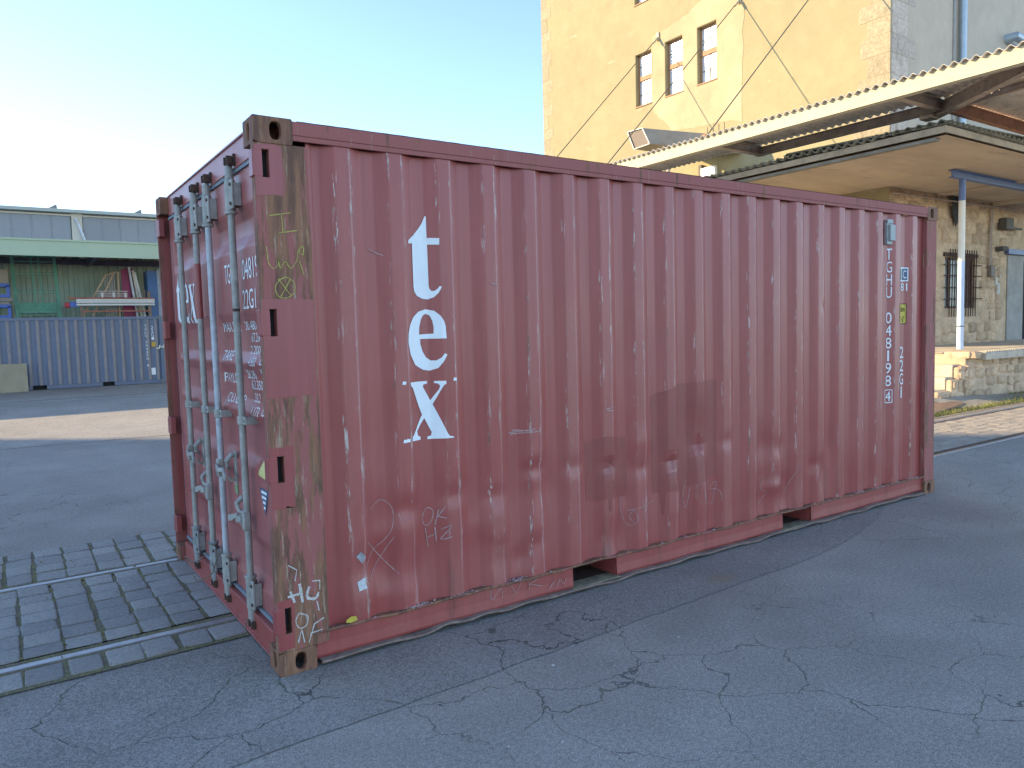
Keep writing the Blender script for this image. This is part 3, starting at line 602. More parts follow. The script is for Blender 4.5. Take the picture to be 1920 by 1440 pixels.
# --- doors
BANDS = [(2.09, 2.235), (1.49, 1.70), (1.24, 1.435), (.95, 1.17), (.315, .53)]
DX = .068
def door_x(y, z, ya, yb):
    fy = max(0, min(1, min(y - ya - .075, yb - .075 - y) / .05)); fz = 0
    for a, b in BANDS:
        m = (a + b) / 2; hw = (b - a) / 2 + .03; fz = max(fz, max(0, min(1, (hw - abs(z - m)) / .065)))
    return DX + .032 * min(fy, fz)
zz = sorted({.165, 2.455, *[q for a, b in BANDS for c in (a - .03, b + .03) for q in (c - .008, c, c + .008)], *[q for a, b in BANDS for c in (a + .035, b - .035) for q in (c - .008, c, c + .008)], *lin(.2, 2.43, 30)})
def make_door(ya, yb, lb):
    yy = sorted({ya, yb, *[q for c in (ya + .075, ya + .125, yb - .075, yb - .125) for q in (c - .008, c, c + .008)], *lin(ya + .14, yb - .14, 10)})
    def sm(y, z): return sum(door_x(y + a, z + b, ya, yb) for a in (-.008, 0, .008) for b in (-.008, 0, .008)) / 9
    d = MB().grid(yy, zz, lambda y, z: (sm(y, z), y, z)).obj('door', M['red_door'], red, 0, 60, fix=False, label=lb)
    fr = MB()
    for y in (ya, yb): fr.box(DX - .004, y - (0 if y == ya else .055), .165, DX + .06, y + (.055 if y == ya else 0), 2.455)
    fr.obj('door_frame', M['red_door'], d, .003)
    for za, zb in ((2.437, 2.456), (.16, .182)): MB().box(DX - .012, ya + .01, za, DX + .03, yb - .01, zb).obj('gasket', M['rubber_pale'], d)
    for y in (ya - .012, yb + .001): MB().box(DX - .004, y, .165, DX + .05, y + .011, 2.455).obj('gasket', M['rubber'], d)
    return d, sm
dr, smr = make_door(.085, 1.208, 'right door leaf with TGHU and weight lettering')
dl, sml = make_door(1.222, 2.335, 'left door leaf with the white letters tex')
for y in (.03, WD - .09): MB().box(.085, y, .16, .11, y + .065, 2.45).obj('post_channel', M['rubber'], red)
def door_text(s, y, z, h, w, d, fn, lb=None):
    v, f = glyph(s, 0, 0, h, w)
    o = conform([(a, b) for a, b in v], f, 'lettering', M['white'], d, fn=lambda u, q: (fn(y - u, z + q) - .003, y - u, z + q), sx=.02, sz=.008)
    if lb: o['label'] = lb
DT = [('TG', .888, .105, 1.947, .11), ('HU', .765, .105, 1.947, .12), ('04819', .538, .105, 1.947, .285), ('22G1', .553, .10, 1.795, .235), ('MAX.GW.', 1.085, .055, 1.662, .36), ('30.480', .640, .046, 1.662, .20), ('KGS', .372, .046, 1.67, .12), ('67.200', .541, .048, 1.60, .172),
      ('LBS', .34, .046, 1.60, .11), ('TARE', 1.088, .055, 1.503, .22), ('2.200', .565, .044, 1.536, .172), ('KGS', .36, .044, 1.536, .12), ('4.850', .534, .046, 1.475, .122), ('LBS', .336, .046, 1.484, .11), ('PAYLOAD', 1.10, .055, 1.375, .36), ('28.280', .643, .046, 1.407, .16),
      ('KGS', .366, .044, 1.42, .12), ('62.350', .578, .048, 1.354, .19), ('LBS', .35, .046, 1.354, .11), ('CU.CAP.', 1.055, .052, 1.264, .385), ('33.2', .533, .046, 1.287, .097), ('CU.M', .36, .044, 1.29, .14), ('1.173', .52, .048, 1.22, .13), ('CU.FT', .338, .044, 1.228, .15)]
for s_, yl, h_, z, w in DT: door_text(s_, yl - w / 2, z, h_, w, dr, smr)
# letters tex across the left leaf: same shapes, set side by side
def big(loops, x0, z0, yl, s, zo):
    vs, fs = poly_faces(*loops)
    conform([((x - x0) * s, (z - z0) * s) for x, z in vs], fs, 'letter', M['white'], dl, fn=lambda u, q: (sml(yl - u, zo + q) - .003, yl - u, zo + q), sx=.03, sz=.014)
big([T_], .76, 1.773, 2.235, .80, 1.70); big([E_, EH], .734, 1.40, 2.03, .83, 1.70); big([X_], .736, 1.037, 1.83, .82, 1.70)
def plate(pts, mat, d, fn, lb=None, off=.003, nm='sticker'):
    vs, fs = poly_faces(pts); o = conform(vs, fs, nm, mat, d, fn=lambda u, q: (fn(u, q) - off, u, q), sx=.02, sz=.02)
    if lb: o['label'] = lb
plate([(.40, .99), (.245, 1.01), (.26, .885), (.43, .895)], M['pale_tag'], dr, smr, 'pale yellow consolidated data sticker')
plate([(.425, .835), (.27, .835), (.345, .70)], M['navy'], dr, smr, 'blue triangular sticker with white print')
for i, (a, b) in enumerate(((.30, .39), (.31, .385), (.325, .37), (.33, .36))): plate([(a, .825 - i * .026), (b, .825 - i * .026), (b, .811 - i * .026), (a, .811 - i * .026)], M['white'], dr, smr, None, .005, 'sticker_print')
plate([(.92, .79), (.86, .79), (.85, .72), (.91, .73)], M['green_tag'], dr, smr, 'small green inspection sticker')
plate([(.20, .34), (.13, .34), (.13, .28), (.20, .28)], M['pale_tag'], dr, smr, 'small cream label low on the door')
plate([(1.30, 1.30), (1.255, 1.30), (1.255, 1.21), (1.30, 1.21)], M['zinc'], dl, sml, 'small pale label')
# locking bars and their hardware
BX = .028
def locking_bar(y, d, mat, lever, lz, dirty=False):
    o = MB().tube([(BX, y, .10), (BX, y, 2.47)], .0175, 14).obj('locking_bar', mat, d, 0, 40)
    for z0, z1, tip in ((2.245, 2.40, 1), (.175, .335, -1)):
        bm_ = MB(); bm_.tube([(BX, y, z0), (BX, y, z1)], .0265, 16); bm_.box(BX - .010, y - .066, z0 + .004, BX + .002, y - .012, z1 - .004); bm_.box(BX, y - .062, z0 + .02, DX, y - .052, z1 - .02); bm_.box(BX, y + .018, z0 + .02, DX, y + .028, z1 - .02)
        for zc in ((z0 - .018, z0) if tip > 0 else (z1, z1 + .018),): bm_.tube([(BX, y, zc[0]), (BX, y, zc[1])], .031, 14)
        bm_.tube([(BX, y, z1 if tip > 0 else z0), (BX, y, (z1 + .06) if tip > 0 else (z0 - .06))], .022, 12)
        bm_.obj('bar_bracket', M['zinc'] if not dirty or tip > 0 else M['zinc_dirty'], d, .004, 0)
        bo = MB()
        for zb in (z0 + .03, z1 - .03): bo.tube([(BX - .017, y - .050, zb), (BX - .008, y - .050, zb)], .009, 8)
        bo.obj('bolt', M['rust_dark'], d)
        zt = 2.485 if tip > 0 else .09
        cm = MB().box(BX - .012, y - .05, zt - .018, BX + .012, y + .012, zt + .012).box(BX - .024, y - .055, zt - .014, BX + .006, y - .04, zt + .026).box(BX - .024, y - .006, zt - .014, BX + .006, y + .009, zt + .026)
        cm.box(BX + .01, y - .05, zt - .02, .06, y - .03, zt + .04).obj('cam', M['rust_dark'], d, .003)
    gd = MB(); gd.tube([(BX, y, 1.15), (BX, y, 1.195)], .025, 14); gd.box(BX - .004, y - .07, 1.152, BX + .006, y - .015, 1.193); gd.box(BX, y - .07, 1.152, DX + .02, y - .06, 1.193); gd.obj('bar_guide', M['zinc'], d, .003)
    MB().tube([(BX - .006, y - .052, 1.172), (BX + .002, y - .052, 1.172)], .007, 8).obj('bolt', M['rust_dark'], d)
    s = lever
    hub = MB().box(BX - .026, y - .024, lz - .05, BX + .01, y + .024, lz + .05); hub.obj('lever_hub', M['zinc'], d, .006)
    lv = MB(); P = [(BX - .030, y + s * .01, lz + .012), (BX - .036, y + s * .07, lz - .004), (BX - .020, y + s * .12, lz + .006), (BX - .030, y + s * .17, lz - .010), (BX - .036, y + s * .235, lz - .026)]
    for a, b, w in zip(P, P[1:], (.034, .026, .028, .036)): lv.bar(a, b, w, .014, (1, 0, 0))
    lv.obj('lever', M['zinc'], d, .003)
    rt = MB(); yr = y + s * .165
    rt.box(DX - .006, yr - .022, lz - .085, DX + .004, yr + .022, lz + .11)
    rt.tube([(DX, yr, lz + .085), (BX + .02, yr, lz + .09), (BX - .01, yr, lz + .06), (BX - .004, yr - s * .02, lz + .025), (BX + .01, yr - s * .05, lz + .01)], [.014, .016, .015, .012, .010], 8)
    rt.tube([(DX, yr, lz - .05), (BX + .01, yr, lz - .055), (BX + .0, yr, lz - .03)], .009, 8)
    rt.obj('lever_retainer', M['zinc'], d, .002)
    return o
locking_bar(.545, dr, M['zinc'], 1, .645)
locking_bar(1.045, dr, M['zinc_white'], -1, .858)
locking_bar(1.365, dl, M['zinc'], 1, .668, True)
locking_bar(1.835, dl, M['zinc'], -1, .852, True)
MB().tube([(BX, 1.365, 1.72), (BX, 1.365, 2.05)], .0182, 12).obj('paint_smear', M['red_fresh'], dl, label='red paint smeared on a grey bar')
MB().tube([(BX, .545, 1.735), (BX, .545, 1.75)], .0187, 12).obj('tape_band', M['rust_dark'], dr)
# wires twisted round the lower ends of the bars
def wire(pts, lb):
    P = [Vector(p) for p in pts]; out = []
    for i in range(len(P) - 1):
        p0, p1, p2, p3 = P[max(i - 1, 0)], P[i], P[i + 1], P[min(i + 2, len(P) - 1)]
        for k in range(6):
            t = k / 6; out.append(.5 * ((2 * p1) + (p2 - p0) * t + (2 * p0 - 5 * p1 + 4 * p2 - p3) * t * t + (3 * p1 - p0 - 3 * p2 + p3) * t ** 3))
    MB().tube(out + [P[-1]], .0035, 6).obj('wire', simple('rusty_wire', (.20, .165, .12), .7, .3, .3, 30), red, 0, 60, label=lb)
wire([(.0, 1.365, .35), (-.01, 1.33, .35), (.03, 1.31, .33), (.0, 1.40, .28), (-.02, 1.55, .2), (-.03, 1.72, .15), (-.05, 1.83, .16), (-.04, 1.9, .13), (-.02, 1.82, .11), (-.02, 1.72, .14)], 'bent wire between the two left bars')
wire([(.0, 1.045, .36), (-.012, 1.0, .37), (-.01, 1.09, .33), (-.03, 1.16, .22), (-.035, 1.28, .16), (-.03, 1.36, .13), (-.06, 1.45, .10), (-.07, 1.5, .12)], 'bent wire hanging from the pale bar')
wire([(.0, .545, .12), (-.02, .52, .08), (-.01, .50, .05), (0, .55, .03)], 'short wire end under the right bar')

conform(*poly_faces([(.335, .20), (.36, .212), (.385, .208), (.392, .187), (.36, .180), (.332, .186)]), 'tag', M['yellow_tag'], red, fn=lambda x, z: (x, .001, z), label='yellow tag end stuck low on the side')

# ================================================================ grain store (tall plastered building)
XT, YT, YE, ZT = 16.45, 6.2, 19.42, 17.5
def plaster(name, base, base2):
    g = G(name, .9, 0, .2)
    n1 = g.noise(.5, 6, .62); n2 = g.noise(2.2, 7, .65)
    c = g.mix(g.mr(n1, .4, .62), base, base2); c = g.vary(c, g.mr(n2, .3, .7, .93, 1.06))
    c = g.mix(g.m('MULTIPLY', g.mr(g.noise(1., 7, .7, g.sc(g.P, (1.2, 1.2, .18))), .58, .72), .2), c, (.32, .26, .18))
    sw = g.mr(g.noise(1., 5, .6, g.sc(g.P, (1, 1.1, 5))), .66, .7)
    c = g.mix(g.m('MULTIPLY', sw, .3), c, (.62, .54, .40))
    g.col(c); g.bump(g.m('ADD', g.noise(28., 6, .7), g.m('MULTIPLY', n2, 2.)), .35, .02); return g.mat
M['plaster'] = plaster('sunlit_plaster', (.37, .312, .178), (.345, .29, .168))  # one plaster in two tones, this one yellower for the sunlit front
M['plaster_shade'] = plaster('shaded_plaster', (.55, .46, .35), (.49, .42, .325))  # same plaster, greyer and paler for the walls out of the sun
M['plaster_glow'] = plaster('sun_patch_plaster', (.47, .40, .25), (.41, .335, .205))  # paler tone for sun reflected onto the wall
def stone_mat(name, a, b, rough=.9, rnd=.22, bs=14.):
    g = G(name, rough, 0, .25); r = g.n('ObjectInfo').outputs['Random']; n1 = g.noise(5., 7, .68); n2 = g.noise(bs, 6, .7)
    c = g.mix(g.mr(n1, .35, .65), a, b); c = g.vary(c, g.m('MULTIPLY', g.mr(r, 0, 1, 1 - rnd, 1 + rnd), g.mr(n2, .3, .7, .75, 1.2)))
    c = g.mix(g.m('MULTIPLY', g.mr(g.noise(3., 6, .7, g.sc(g.P, (1, 1, .5), (4, 4, 4))), .56, .7), .5), c, (.16, .115, .08))
    g.col(c); g.bump(g.m('ADD', n1, n2), .8, .02); return g.mat
M['quoin'] = stone_mat('quoin_stone', (.41, .335, .22), (.36, .295, .195), rnd=.07)
M['quoin_side'] = stone_mat('shaded_quoin_stone', (.58, .49, .40), (.50, .42, .34), rnd=.1)  # same corner stone, toned paler for the side out of the sun
M['rubble'] = stone_mat('rubble_stone', (.64, .455, .295), (.52, .37, .235))
M['mortar'] = simple('mortar', (.58, .42, .275), 1, 0, .25, 3, (.36, .26, .18), .6, .9, 22)
M['wood_frame'] = simple('window_wood', (.38, .20, .10), .7, 0, .2, 8, (.25, .14, .08), .4)
M['frame_dark'] = simple('glazing_bar', (.12, .10, .08), .7, 0, .2, 8, None, 0, 0)
M['glass_white'] = simple('sky_white_pane', (.74, .76, .76), .12, 0, .08, 1.2, (.5, .5, .5), .3, 0, spec=.8)  # white base stands for sky reflected in the panes
M['pipe'] = simple('zinc_pipe', (.40, .46, .50), .45, .5, .12, 4, (.3, .32, .33), .4, .05)
M['dark'] = simple('dark_interior', (.015, .014, .013), 1, 0, 0, 1, None, 0, 0)  # near-black, shade of the rooms behind put into the colour
M['concrete'] = None
tower = thing('grain_store', 'tall ochre plastered grain store with stone corners and three small windows in a row', 'building', (XT + 5, YT + 6, 0))
WIN = [(12.53 + i * 0 + a, 12.53 + a + .69) for a in ()]
WB = [(13.82, 14.52), (12.53, 13.23), (11.25, 11.95)]
holes = [(a, b, 8.60, 10.22) for a, b in WB] + [(a, b, 11.76, 13.4) for a, b in WB] + [(8.6, 9.9, .95, 3.0)]
MB().holed(YT, YE, 0, ZT, holes, YZ(XT), .16).obj('wall', M['plaster'], tower, fix=False, label='sunlit ochre wall')
MB().holed(XT, 46, 4.72, ZT, [], XZ(YT), .2).obj('wall', M['plaster_shade'], tower, fix=False, label='shaded grey-beige wall')
MB().add([(XT, YE, 0), (46, YE, 0), (46, YE, ZT), (XT, YE, ZT)], [(0, 1, 2, 3)]).add([(XT, YT, ZT), (46, YT, ZT), (46, YE, ZT), (XT, YE, ZT)], [(0, 1, 2, 3)]).obj('roof', M['plaster_shade'], tower)
MB().box(XT + .3, YT + .3, .2, XT + .32, YE - .1, ZT - .1).obj('dark_backing', M['dark'], tower)
def wobbly(pts, n, amp, seed):
    r = random.Random(seed); out = []
    for a, b in zip(pts, pts[1:] + pts[:1]):
        for i in range(n): t = i / n; out.append((a[0] + (b[0] - a[0]) * t + r.uniform(-amp, amp), a[1] + (b[1] - a[1]) * t + r.uniform(-amp, amp)))
    return out
# paler patch painted for reflected sun round the windows, cut round the openings
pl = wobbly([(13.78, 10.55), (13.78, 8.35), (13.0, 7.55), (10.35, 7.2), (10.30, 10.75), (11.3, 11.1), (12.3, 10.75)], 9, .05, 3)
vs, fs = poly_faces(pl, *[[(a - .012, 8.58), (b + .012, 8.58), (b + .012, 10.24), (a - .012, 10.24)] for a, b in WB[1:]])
b_ = MB().add([(XT - .006, y, z) for y, z in vs], fs).obj('reflected_sun_patch', M['plaster_glow'], tower, label='paler patch around the windows, reflected sun put into the plaster colour')
def window(y0, y1, z0, z1):
    x = XT + .13
    fr = MB(); w = .05
    for a, b, c, d in ((y0, y0 + w, z0, z1), (y1 - w, y1, z0, z1), (y0, y1, z0, z0 + w * .8), (y0, y1, z1 - w, z1)): fr.box(x, a, c, x + .06, b, d)
    zm = z0 + (z1 - z0) * .54; fr.box(x - .02, y0, zm - .075, x + .06, y1, zm + .075)
    f = fr.obj('window', M['wood_frame'], tower, .004)
    gb = MB(); ym = (y0 + y1) / 2
    for a, b in ((z0, zm - .07), (zm + .07, z1)):
        gb.box(x + .015, ym - .011, a, x + .045, ym + .011, b); q = (a + b) / 2 - .03; gb.box(x + .016, y0, q - .009, x + .044, y1, q + .009)
    gb.obj('glazing_bar', M['frame_dark'], f)
    for a, b in ((y0 + w, ym - .011), (ym + .011, y1 - w)):
        for c, d in ((z0 + w * .8, zm - .075), (zm + .075, z1 - w)):
            MB().box(x + .03, a, c, x + .036, b, d).obj('pane', M['glass_white'], f)
    MB().box(XT - .03, y0 - .02, z0 - .035, x + .01, y1 + .02, z0 - .001).obj('sill', M['wood_frame'], f, .004)
for a, b in WB: window(a, b, 8.60, 10.22); window(a, b, 11.76, 13.4)
# corner stones
random.seed(2)
def quoin(y0, y1, z0, z1, front=True):
    t = random.uniform(.004, .009)
    if front: m = MB().box(XT - t, y0, z0, XT + .05, y1, z1)
    else: m = MB().box(y0, YT - t, z0, y1, YT + .05, z1)
    m.obj('quoin', M['quoin'] if front else M['quoin_side'], tower, .006)
z = .9; k = 0
while z < 13.8:
    h = random.uniform(.36, .52); w = random.uniform(.50, .60) if k % 2 else random.uniform(.30, .40)
    if z > 4.9: quoin(YE - w, YE + .012, z + .006, z + h - .006)
    w2 = random.uniform(.70, .95) if k % 2 else random.uniform(.45, .6)
    w3 = random.uniform(.72, .85) if k % 3 else random.uniform(.95, 1.15)
    if z > 4.75:
        quoin(YT - .012, YT + w2, z + .006, z + h - .006)
        quoin(XT + .06, XT + w3, z + .006, z + h - .006, False)
    z += h; k += 1
dp = MB().tube([(19.67, YT - .11, 4.9), (19.67, YT - .11, 16)], .085, 14)
for z in (5.4, 7.6, 9.8): dp.tube([(19.67, YT - .11, z), (19.67, YT - .11, z + .14)], .098, 14); dp.box(19.62, YT - .1, z + .03, 19.72, YT, z + .1)
dp.obj('downpipe', M['pipe'], tower, 0, 50)
MB().box(19.36, YT - .03, 4.9, 19.45, YT - .002, 16).obj('conduit', simple('grey_conduit', (.33, .31, .28), .7, 0, .15, 5), tower)
MB().tube([(22.3, YT, 9.15), (22.3, YT - .25, 9.15), (22.75, YT - .3, 9.08), (23.4, YT - .3, 8.95)], .12, 14).obj('vent_pipe', M['pipe'], tower, 0, 50)
# wall below the concrete canopy: plastered on the front, rubble stone on the dock side
MB().holed(XT, 46, .0, 4.72, [(19.2, 20.83, 1.84, 3.16), (23.72, 25.5, .9, 3.2)], XZ(YT + .03), .22).obj('wall', M['mortar'], tower, fix=False, label='rubble stone wall behind the dock')
MB().box(19.0, YT + .26, .8, 26, YT + .28, 3.4).obj('dark_backing', M['dark'], tower)
random.seed(8)
def rock(nm, u0, u1, v0, v1, fn, par, mat, t=.06):
    b = bmesh.new(); j = lambda a: random.uniform(-a, a); w = u1 - u0; h = v1 - v0
    o = [(u0 + w * (.5 + .5 * ca * random.uniform(.84, 1.03)), v0 + h * (.5 + .5 * sa * random.uniform(.84, 1.03))) for ca, sa in [(-1, -.66), (-.72, -1), (.72, -1), (1, -.66), (1, .66), (.72, 1), (-.72, 1), (-1, .66)]]
    vs = [fn(p[0], p[1], .03) for p in o] + [fn(u0 + w / 2 + (p[0] - u0 - w / 2) * .86, v0 + h / 2 + (p[1] - v0 - h / 2) * .82, -t * random.uniform(.5, 1.1)) for p in o]
    n = 8; fs = [(k, (k + 1) % n, n + (k + 1) % n, n + k) for k in range(n)] + [tuple(range(n, 2 * n))]
    return MB().add(vs, fs).obj(nm, mat, par, 0, 70)
def rubble(u0, u1, v0, v1, fn, par, skip, ch, cw, t=.05):
    z = v0; cnt = 0
    while z < v1 - .05:
        h = min(random.uniform(.75, 1.3) * ch, v1 - z); u = u0 - random.uniform(0, .2)
        while u < u1:
            w = random.uniform(.6, 1.5) * cw; a, b = max(u, u0), min(u + w, u1)
            zj = random.uniform(-.03, .03); c, d = z + .003 + zj, z + h - .003 + zj
            if b - a > .06 and not any(a < s[1] and b > s[0] and c < s[3] and d > s[2] for s in skip) and random.random() < .9:
                rock('stone', a + .004, b - .004, c, d, fn, par, M['rubble'], t * random.uniform(.4, 1)); cnt += 1
            u += w
        z += h
    return cnt
rubble(XT + .02, 23.2, .92, 4.66, XZ(YT), tower, [(19.1, 20.9, 1.76, 3.26), (22.6, 26, .9, 3.3)], .27, .42, .016)
# barred window
bw = MB(); bx0, bx1, bz0, bz1 = 19.2, 20.83, 1.84, 3.16
for a, b, c, d in ((bx0, bx0 + .07, bz0, bz1), (bx1 - .07, bx1, bz0, bz1), (bx0, bx1, bz0, bz0 + .06), (bx0, bx1, bz1 - .06, bz1), (19.52, 19.6, bz0, bz1), (20.1, 20.17, bz0, bz1)): bw.box(a, YT + .10, c, b, YT + .16, d)
bwo = bw.obj('barred_window', simple('brown_frame', (.12, .075, .055), .8, 0, .3, 9), tower)
for i in range(5): MB().box(20.17 + i * .122, YT + .125, bz0 + .06, 20.285 + i * .122, YT + .15, bz1 - .06).obj('shutter_slat', simple('brown_shutter', (.13, .075, .06), .8, 0, .3, 7) if i == 0 else bpy.data.materials['brown_shutter'], bwo)
MB().box(bx0 + .07, YT + .14, bz0 + .06, 20.1, YT + .15, bz1 - .06).obj('pane', simple('dull_pane', (.24, .28, .29), .25, 0, .2, 2, (.33, .34, .28), .4, 0), bwo)
for i in range(12):
    x = 19.28 + i * .128; MB().tube([(x, YT - .05, 1.62), (x + .02, YT - .055, 3.36)], .014, 6).obj('bar', M['rust_dark'], bwo)
for z in (2.08, 2.38, 2.68, 2.96): MB().tube([(19.05, YT - .035, z), (21.08, YT - .035, z + .01)], .014, 6).obj('bar', M['rust_dark'], bwo)
MB().box(19.1, YT - .02, 3.17, 20.9, YT + .12, 3.27).obj('lintel', M['rust_dark'], bwo)
# small things on the stone wall
MB().tube([(16.5, YT - .06, 4.55), (23.2, YT - .06, 4.58)], .022, 8).obj('pipe', simple('pale_conduit', (.45, .36, .29), .7, 0, .2, 6), tower)
MB().tube([(21.6, YT - .05, 4.5), (21.55, YT - .05, 2.95)], .02, 8).tube([(21.52, YT - .05, 4.5), (21.47, YT - .05, 3.0)], .02, 8).obj('pipe', bpy.data.materials['pale_conduit'], tower)
MB().box(21.42, YT - .12, 2.68, 21.68, YT - .01, 2.98).obj('junction_box', simple('box_brown', (.20, .16, .13), .7), tower, .02)
MB().box(22.05, YT - .22, 3.98, 22.5, YT - .01, 4.3).box(22.5, YT - .2, 4.0, 23.1, YT - .14, 4.06).obj('lamp_box', simple('dark_box', (.11, .095, .085), .7), tower, .02)
MB().tube([(21.95, YT, 3.45), (21.95, YT - .15, 3.45), (22.15, YT - .18, 3.45)], .07, 8).obj('pipe_stub', bpy.data.materials['dark_box'], tower)
MB().box(22.45, YT - .12, 3.33, 26, YT - .02, 3.47).obj('door_rail', simple('blue_rail', (.10, .15, .30), .5, 0, .15, 5), tower)
MB().box(22.7, YT + .0, .905, 23.71, YT + .04, 3.32).obj('door_jamb', simple('jamb_render', (.34, .32, .29), .9, 0, .2, 3), tower)
MB().add([(19.25, YT - .075, 4.70), (20.0, YT - .08, 4.70), (19.9, YT - .075, 4.45), (19.7, YT - .07, 4.1), (19.5, YT - .065, 3.9), (19.35, YT - .07, 4.3)], [(0, 1, 2, 3, 4, 5)]).obj('soot_stain', M['black'], tower)
for x, z, s in ((21.9, 2.45, .12), (22.0, 2.2, .16), (22.15, 2.65, .06)): rock('render_scar', x, x + s, z, z + s * 2.2, XZ(YT - .03), tower, simple('white_filler', (.6, .57, .5), 1) if s == .12 else bpy.data.materials['white_filler'], .01)
MB().box(22.7, YT - .05, 9.9, 22.9, YT, 9.95)

# ---------------------------------------------------------------- concrete canopy round the corner of the store
def concrete():
    g = G('board_marked_concrete', .95, 0, .2); X = g.xyz()
    c = g.mix(g.mr(g.noise(1., 7, .65, g.sc(g.P, (.35, 1.6, 1))), .38, .64), (.64, .53, .40), (.53, .435, .325))
    c = g.mix(g.mr(g.noise(1., 8, .7, g.sc(g.P, (1.1, 5, 3))), .58, .72), c, (.36, .27, .19))
    c = g.mix(g.m('MULTIPLY', g.mr(g.noise(.8, 5, .6), .5, .66), .5), c, (.45, .38, .31))
    g.col(c); g.bump(g.noise(1., 6, .7, g.sc(g.P, (3, 30, 8))), .6, .02); return g.mat
M['concrete'] = concrete()
M['eternit'] = simple('mossy_fibre_cement', (.30, .295, .25), .95, 0, .3, 5, (.33, .32, .21), .6, .5, 40)
XC, YC = 12.52, 3.04
cc = thing('concrete_canopy', 'thick concrete canopy with mossy corrugated sheets wrapping the corner of the grain store', 'canopy', (XC, YC, 4.7))
sl = MB(); sl.add([(XC, YC, 4.70), (46, YC, 4.70), (46, YT - .001, 4.70), (XT - .001, YT - .001, 4.70), (XT - .001, YE, 4.70), (XC, YE, 4.70)], [(5, 4, 3, 2, 1, 0)])
sl.add([(XC + .05, YC + .05, 4.86), (46, YC + .05, 4.86), (46, YT, 4.95), (XT, YT, 4.95), (XT, YE, 4.95), (XC + .05, YE, 4.86)], [(0, 1, 2, 3, 4, 5)])
sl.obj('slab', M['concrete'], cc, fix=False)
fa = MB(); fa.box(XC, YC, 4.745, XC + .04, YE, 4.865).box(XC + .04, YC, 4.745, 46, YC + .04, 4.865); fa.obj('fascia', simple('fascia_render', (.48, .39, .29), .95, 0, .2, 2, (.22, .18, .13), .5, .4, 30), cc, .006)
dn = MB(); dn.box(XC + .03, YC + .2, 4.655, XC + .20, YE, 4.699); dn.obj('drip_strip', simple('grey_strip', (.25, .245, .22), .9, 0, .3, 3, (.13, .15, .1), .5), cc)
for a, b, z in ((18.6, 18.9, 4.66), (21.6, 21.75, 4.60)): MB().box(a, YC + .1, z, b, YT - .05, 4.699).obj('soffit_rib', M['concrete'], cc)
def wavesheet(u0, u1, v0, v1, zf, amp, pit, fn, thick=.012):
    n = int((u1 - u0) / pit * 8); mb = MB(); U = lin(u0, u1, n)
    V = [v0, (v0 + v1) / 2, v1]
    for off in (0, -thick): mb.grid(U, V, lambda u, v: fn(u, v, zf(v) + off + amp * math.sin(u * 2 * math.pi / pit)))
    mb.grid(U, [0, 1], lambda u, k: fn(u, v0, zf(v0) - thick * k + amp * math.sin(u * 2 * math.pi / pit))); mb.grid(U, [0, 1], lambda u, k: fn(u, v1, zf(v1) - thick * k + amp * math.sin(u * 2 * math.pi / pit)))
    return mb
random.seed(6)
u = YC - .05
while u < YE:
    w = min(random.uniform(1.0, 1.25), YE - u); dz = random.uniform(0, .03)
    if w > .3: wavesheet(u, u + w + .05, XC - .07 - random.uniform(0, .04), XT, lambda v: 4.905 + dz + (v - XC) * .03, 0.034, .19, lambda u, v, z: (v, u, z)).obj('corrugated_sheet', M['eternit'], cc, 0, 50)
    u += w
u = XC - .05
while u < 40:
    w = random.uniform(1.0, 1.2); dz = random.uniform(0, .025)
    wavesheet(u, u + w + .05, YC - .07 - random.uniform(0, .04), YT, lambda v: 4.90 + dz + (v - YC) * .03, 0.034, .19, lambda u, v, z: (u, v, z)).obj('corrugated_sheet', M['eternit'], cc, 0, 50)
    u += w

# ---------------------------------------------------------------- steel canopy hung in front on tie rods
M['cream_steel'] = simple('cream_fascia', (.52, .44, .29), .6, 0, .1, 3, (.40, .32, .2), .4, .05)
M['sheet_steel'] = simple('canopy_sheet', (.72, .66, .56), .6, .0, .15, 2, (.22, .18, .14), .5, .05)
M['beam'] = simple('primed_beam', (.44, .36, .29), .7, 0, .2, 4, (.13, .08, .06), .6, .1)
M['beam_rust'] = simple('rusty_edge_beam', (.38, .19, .12), .85, 0, .3, 5, (.16, .08, .05), .7, .2)
M['rod'] = simple('tie_rod_steel', (.12, .10, .075), .6, .3, .2, 6, None, 0, 0)
XF, XB = 11.37, 12.86
st = thing('steel_canopy', 'cream edged steel canopy with corrugated underside hung on tie rods in front of the store', 'canopy', (XF, 7, 5.2))
MB().box(XF, .9, 5.215, XF + .03, 13.2, 5.455).box(XF + .03, .9, 5.20, XF + .11, 13.2, 5.225).obj('fascia', M['cream_steel'], st, .004)
MB().box(XF + .03, .9, 5.215, 30, .93, 5.455).obj('fascia', M['cream_steel'], st)
u = .93; random.seed(12)
while u < 13.2:
    w = min(.98, 13.2 - u); dz = random.uniform(0, .012)
    wavesheet(u, u + w + .04, XF - .06, XB + .06, lambda v: 5.465 + dz - (v - XF) * .02, .027, .155, lambda u, v, z: (v, u, z), .006).obj('corrugated_sheet', M['sheet_steel'], st, 0, 50)
    u += w
u = XB + .06
while u < 26:
    w = .98
    wavesheet(u, u + w + .04, .9, 3.30, lambda v: 5.46, .027, .155, lambda u, v, z: (u, v, z), .006).obj('corrugated_sheet', M['sheet_steel'], st, 0, 50)
    u += w
